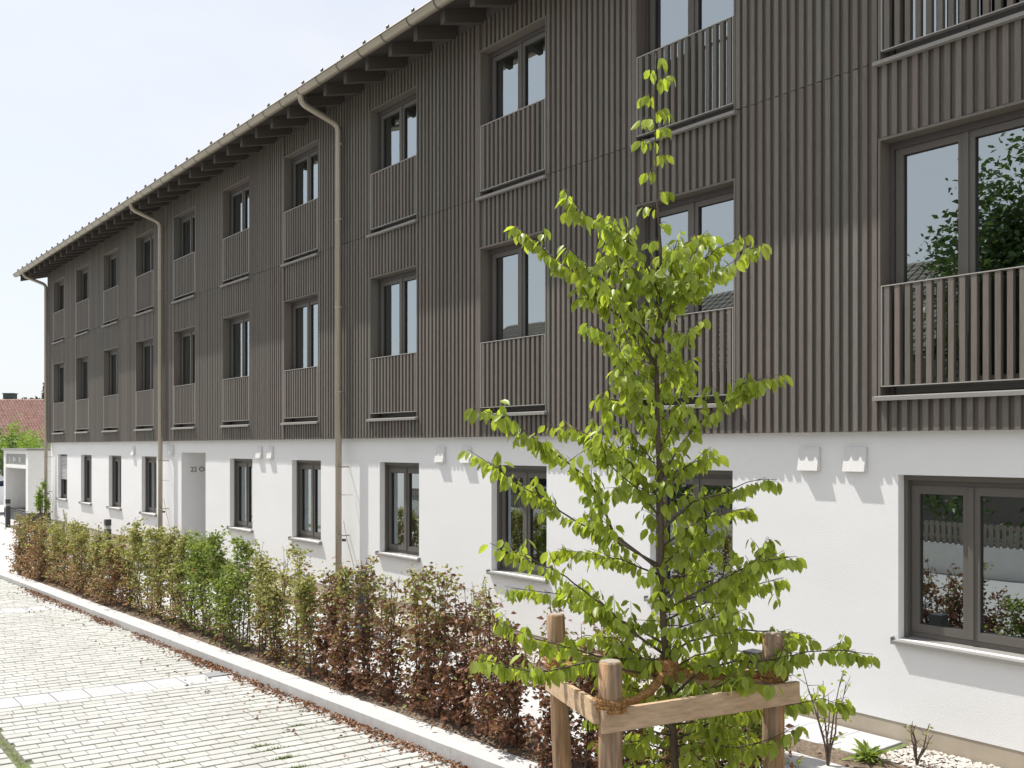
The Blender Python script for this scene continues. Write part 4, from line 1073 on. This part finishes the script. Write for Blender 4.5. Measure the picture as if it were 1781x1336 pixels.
for (xa, za), (xb, zb), nm in (((-1.74, 1.04), (-1.38, 1.39), 'rear_window'), ((.24, 1.43), (.92, 1.08), 'windscreen')):
    g = MB(); nx, nz = (za - zb), (xb - xa); ll = math.hypot(nx, nz); nx, nz = nx / ll * .006, nz / ll * .006
    g.quad((xa + nx, -.68, za + nz), (xb + nx, -.62, zb + nz), (xb + nx, .62, zb + nz), (xa + nx, .68, za + nz)); g.build(nm, M['carglass'], car)

# ------------------------------------------------------------------ far house with red tiles, bush, conifers, wooded ridge
HY_ = 86.0
hc = at_depth(10, 697, HY_); hl = thing('tiled_house', 'distant house with a red clay tile roof and a dark chimney', 'house', (hc.x, hc.y, -.15)); hl.rotation_euler = (0, 0, math.pi / 2 - PHI)
# local x = picture right, y = away
ridge, eave, run, half = hc.z + .15, 3.15, 4.6, 9.0
MB().box(-half + .4, half - .4, -run + .5, run - .5, 0, eave + .1).build('wall', M['housewall'], hl)
rt = MB(); NXT, NYT = 68, 15
sl_ = math.hypot(run, ridge - eave)
for j in range(NYT):
    for i in range(NXT):                       # each tile: a curved pan lying over the row below
        xa, xb = -half + i * 2 * half / NXT, -half + (i + 1) * 2 * half / NXT
        for q in range(4):
            u0, u1 = q / 4, (q + 1) / 4
            zf = lambda u: .085 * math.sin(u * 2 * math.pi)
            def P(u, v, lift): 
                t = (j + v) / NYT; return (xa + (xb - xa) * u, -run + run * t, eave + (ridge - eave) * t + zf(u) + lift)
            rt.quad(P(u0, 0, .13), P(u1, 0, .13), P(u1, 1.05, .02), P(u0, 1.05, .02))
            rt.quad(P(u0, 0, .0), P(u1, 0, .0), P(u1, 0, .13), P(u0, 0, .13))
ro_ = MB(); ro_.v = [(-half, -run, eave - .08), (half, -run, eave - .08), (half, 0, ridge - .08), (-half, 0, ridge - .08), (-half, run, eave - .08), (half, run, eave - .08)]; ro_.f = [(0, 1, 2, 3), (3, 2, 5, 4), (0, 3, 4), (1, 5, 2)]
rr = ro_.build('roof', M['clay'], hl); t_ = rt.build('roof_tiles', M['clay'], rr); t_['kind'] = 'stuff'
rg = MB()
for i in range(44): rg.tube([(-half + i * .41, 0, ridge + .02), (-half + i * .41 + .42, 0, ridge + .035)], .11, 8)
o = rg.build('ridge_tiles', M['clay'], rr); o['kind'] = 'stuff'
ch = MB(); ch.box(-.35, .55, .2, .9, ridge - .6, ridge + .62); cho = ch.build('chimney', M['chimney'], hl); MB().box(-.42, .62, .13, .97, ridge + .621, ridge + .68).build('chimney_cap', M['chimney'], cho)
gb = at_depth(22, 785, 52.0); gb.z = -.15
round_bush('garden_bush', gb, 3.0, 1.6, 4.1, 5200, M['bush'], 'large bright green bush rising behind the white hut', 'bush', .15)
gb2 = at_depth(66, 785, 48.0); gb2.z = -.15
round_bush('garden_bush', gb2, 1.6, 1.3, 3.2, 2600, M['bush'], 'smaller green bush between the white hut roof and the tiled house', 'bush', .13)
gb3 = at_depth(-6, 785, 46.0); gb3.z = -.15
round_bush('garden_bush', gb3, 1.1, 1.1, 3.6, 1800, M['darktree'], 'dark bush at the left side of the white hut', 'bush', .13)
def conifer(p, h, w, label, group=None, n=2200):
    root = thing('conifer_tree', label, 'tree', p, group)
    MB().tube([(0, 0, -.2), (0, 0, h * .97)], [w * .06, .02], 6).build('trunk', M['bark'], root)
    z = NR.uniform(.08, 1, n); a_ = NR.uniform(0, 2 * np.pi, n); tier = .55 + .45 * np.abs(np.sin(z * 34)); r_ = w * (1 - z) * np.sqrt(NR.uniform(.05, 1, n)) * tier
    P = np.stack([r_ * np.cos(a_), r_ * np.sin(a_), z * h], 1); D = np.stack([np.cos(a_), np.sin(a_), np.full(n, -.35)], 1)
    L = NR.uniform(.5, 1.1, n) * h * .05
    link('crown', leaves_mesh('crown', P, D, rand_dirs(n, .3, 1), L, L * .45, M['conifer'], False), root, 'stuff')
cp = at_depth(82, 697, 120); cp.z = -.2; conifer(cp, (777 - 662) / F * 120 + 2.7, 2.2, 'pointed conifer behind the ridge of the tiled house, beside the downpipe')
# wooded ridge on the horizon
wr = MB(); Wp = []
for k in range(900):
    px_ = R.uniform(-60, 110); Y = R.uniform(380, 420); top = 697 + 2 * math.sin(px_ * .05 + 1) + R.uniform(0, 4)
    p = at_depth(px_, top, Y); Wp.append((p.x, p.y, p.z))
Wp = np.array(Wp); rep = 14; Wq = np.repeat(Wp, rep, 0) + NR.normal(0, 1.0, (len(Wp) * rep, 3)) * np.array([1.6, 1.6, .35]); Wq[:, 2] -= np.abs(NR.normal(0, 7, len(Wq)))
n_ = len(Wq); L = NR.uniform(1.0, 2.2, n_)
wd = link('far_wood', leaves_mesh('far_wood', Wq, rand_dirs(n_, -.5, 1), rand_dirs(n_), L, L * .6, M['conifer'], False)); wd['kind'] = 'stuff'; tag(wd, 'distant dark wood on the skyline behind the tiled house', 'wood')

# ------------------------------------------------------------------ across the drive: what the windows mirror
oh = thing('opposite_house', 'house with a dark tiled roof and timber walls across the drive, mirrored in the windows', 'house', (-25, -20.6, -.14))
MB().box(-11, 11, -4.2, 4.2, 0, 5.0).build('wall', M['housegrey'], oh)
orf = MB(); orf.v = [(-11.8, -5, 4.8), (11.8, -5, 4.8), (11.8, 0, 8.15), (-11.8, 0, 8.15), (-11.8, 5, 4.8), (11.8, 5, 4.8)]; orf.v += [(a, b, c + .14) for a, b, c in orf.v]
orf.f = [(0, 3, 2, 1), (3, 4, 5, 2), (6, 7, 8, 9), (9, 8, 11, 10), (0, 1, 7, 6), (0, 6, 9, 3), (3, 9, 10, 4), (1, 2, 8, 7), (2, 5, 11, 8), (4, 10, 11, 5)]
orr = orf.build('roof', M['clayblack'], oh)
ot = MB()
for j in range(18):
    for i in range(80):
        xa = -11.8 + i * .295; t0, t1 = j / 18, (j + 1.05) / 18
        pa = lambda t: (5 - 5 * t, 4.8 + 3.35 * t + .15)
        (ya, za), (yb, zb) = pa(t0), pa(t1)
        ot.quad((xa + .29, ya, za + .05), (xa, ya, za + .02), (xa, yb, zb + .0), (xa + .29, yb, zb + .03)); ot.quad((xa, ya, za - .01), (xa + .29, ya, za - .01), (xa + .29, ya, za + .05), (xa, ya, za + .02))
o = ot.build('roof_tiles', M['clayblack'], orr); o['kind'] = 'stuff'
for k in range(5):
    w = MB(); w.box(-9.5 + k * 4.3, -8.2 + k * 4.3, 4.2, 4.26, 1.0, 2.3); wo = w.build('window', M['vent'], oh); MB().box(-9.4 + k * 4.3, -8.3 + k * 4.3, 4.26, 4.27, 1.1, 2.2).build('pane', M['carglass'], wo)
fw = MB().box(-15, 15, -.12, .12, 0, .62).build('garden_wall', M['hutwall']); fw.location = (-17, -11.8, -.14); tag(fw, 'low white garden wall across the drive, mirrored in the ground-floor windows', 'wall')
fe = thing('picket_fence', 'grey wooden picket fence on the low garden wall, mirrored in the ground-floor windows', 'fence', (-17, -11.8, .485))
pk = MB(); pk.box(-.04, .04, -.012, .012, 0, .46); pk.v[4:8] = [(-.04, -.012, .43), (.04, -.012, .43), (.04, .012, .43), (-.04, .012, .43)]
pkm = pk.mesh('picket', M['fencewood'])
for k in range(230): link('picket', pkm, fe, None, (-14.9 + k * .13, .02, .0))
for z in (.1, .33): MB().box(-15, 15, -.04, .007, z, z + .06).build('rail', M['fencewood'], fe)
# dark garden hedge behind the fence and the big tree
for k in range(7):
    round_bush('garden_shrub', (-31 + k * 4.6, -13.6 + R.uniform(-.4, .4), -.14), 2.3, 1.0, R.uniform(2.3, 3.0), 1500, M['darktree'], ordinal(7 - k) + ' dark shrub behind the picket fence, counted from the tall garden tree', 'shrub', .16, group='garden shrubs behind the picket fence')
round_bush('garden_tree', (-9.7, -13.6, -.14), 2.1, 2.1, 9.0, 12000, M['darktree'], 'tall broad-leaved tree across the drive, mirrored in the wide upper window', 'tree', .17, trunk=2.6)

# ------------------------------------------------------------------ loose ground details
def scatter_pebbles():
    mb = MB(); base = []
    for k in range(5):
        pass
    cnt = 15000
    for _ in range(cnt):
        xw = -1.9 - 19 * R.random() ** 1.5; yw = R.uniform(-.52, -.015)
        if -6.52 < xw < -4.40: continue
        r_ = R.uniform(.010, .021); b0 = len(mb.v); th = R.uniform(0, 6.28); sx, sy, sz = r_ * R.uniform(.8, 1.4), r_ * R.uniform(.7, 1.1), r_ * R.uniform(.5, .8)
        c, s = math.cos(th), math.sin(th)
        def put(x_, y_, z_): mb.v.append((xw + (x_*c - y_*s), yw + (x_*s + y_*c), .006 + z0_ + z_))
        z0_ = R.uniform(0, .012)
        put(0, 0, sz)
        for q in range(6):
            a_ = q * math.pi / 3 + R.uniform(-.2, .2); put(sx * math.cos(a_), sy * math.sin(a_), R.uniform(-.1, .25) * sz)
        for q in range(6): mb.f.append((b0, b0 + 1 + q, b0 + 1 + (q + 1) % 6))
    o_ = mb.build('pebbles', M['pebble'], smooth=True); o_['kind'] = 'stuff'; tag(o_, 'white pebbles strewn along the foot of the wall', 'pebbles')
scatter_pebbles()
# dry leaves gathered against the kerb
P = []
for _ in range(3200):
    c_ = R.choice([1.7, 2.6, 3.3, 4.2, 5.2, 6.3, 6.7, 7.2, 8.6, 10.5, 12.0, 13.2, 14.0]); t = c_ + R.gauss(0, .38)
    off = -abs(R.gauss(0, .07)) - .015 if R.random() < .93 else -R.uniform(.02, .7)
    p = K0 + KD * t + KB * off
    if p.x > XR - .1: continue
    P.append((p.x, p.y, drive_z(p.x, p.y) + .006 + (R.uniform(0, .022) if off > -.1 else 0)))
n_ = len(P); L = NR.uniform(.022, .052, n_)
lt = link('leaf_litter', leaves_mesh('leaf_litter', P, rand_dirs(n_, -.15, .35), rand_dirs(n_, .3, 1), L, L * .6, M['litter'], False, .35, .3)); lt['kind'] = 'stuff'; tag(lt, 'dry brown leaves gathered in the gutter against the kerb', 'fallen leaves')
P = []
for _ in range(260):
    u = R.uniform(-22, -6); v = R.uniform(YF, kerb_y(u)); P.append((u, v, drive_z(u, v) + .006))
n_ = len(P); L = NR.uniform(.008, .02, n_)
lt = link('debris_specks', leaves_mesh('debris_specks', P, rand_dirs(n_, -.1, .2), rand_dirs(n_, .5, 1), L, L * .6, M['twig'], False, .3, .3)); lt['kind'] = 'stuff'; tag(lt, 'tiny dark crumbs and twigs strewn over the paved bays', 'debris')
# grass in the joints
P, D = [], []
def tuft(xw, yw, n, s, h):
    for _ in range(n):
        P.append((xw + R.gauss(0, .006), yw + R.gauss(0, s), drive_z(xw, yw) - .012)); D.append((R.uniform(-.7, .7), R.uniform(-.7, .7), R.uniform(.5, 1.2)))
    return h
LL = []
for _ in range(520):
    xw = R.choice(joints_x)
    if xw < -17 and R.random() < .5: continue
    yw = R.uniform(YF, kerb_y(xw)); n0 = R.randint(3, 9); tuft(xw, yw, n0, .05, 0); LL += [R.uniform(.008, .02) for _ in range(n0)]
for px_, py_, n0, h in ((520, 1260, 130, .035), (490, 1312, 160, .045), (455, 1295, 120, .04), (505, 1330, 160, .04), (440, 1262, 80, .03), (300, 1325, 80, .03), (590, 1275, 60, .03), (480, 1300, 110, .04)):
    p = at_z(px_, py_, -.08); xw = min(joints_x, key=lambda q: abs(q - p.x)); tuft(xw, p.y, n0, .06, 0); LL += [R.uniform(.5, 1.1) * h for _ in range(n0)]
for _ in range(1500):                             # grass strip along the open edge of the bays
    xw = R.uniform(-16, XR); yw = YF - .045 + R.gauss(0, .016); P.append((xw, yw, drive_z(xw, yw) - .015)); D.append((R.uniform(-.7, .7), R.uniform(-.7, .7), R.uniform(.5, 1.2))); LL.append(R.uniform(.01, .03))
n_ = len(P)
gj = link('joint_grass', leaves_mesh('joint_grass', P, D, rand_dirs(n_), np.array(LL), np.full(n_, .004), M['grassy'], False, 0, .3)); gj['kind'] = 'stuff'; tag(gj, 'short grass growing in the joints of the paved bays', 'grass')
# stray dry leaves and sprouts on the beds
P = []
for _ in range(1400):
    p = K0 + KD * R.uniform(-6, 16.2) + KB * R.uniform(KW + .02, .75); P.append((p.x, p.y, R.uniform(.0, .03)))
for _ in range(500): P.append((R.uniform(-20, -1), R.uniform(-.95, -.42), .035))
n_ = len(P); L = NR.uniform(.02, .05, n_)
lt = link('bed_leaf_litter', leaves_mesh('bed_leaf_litter', P, rand_dirs(n_, -.2, .4), rand_dirs(n_, .3, 1), L, L * .6, M['litter'], False, .35, .3)); lt['kind'] = 'stuff'; tag(lt, 'dry brown leaves lying on the soil under the hedge', 'fallen leaves')
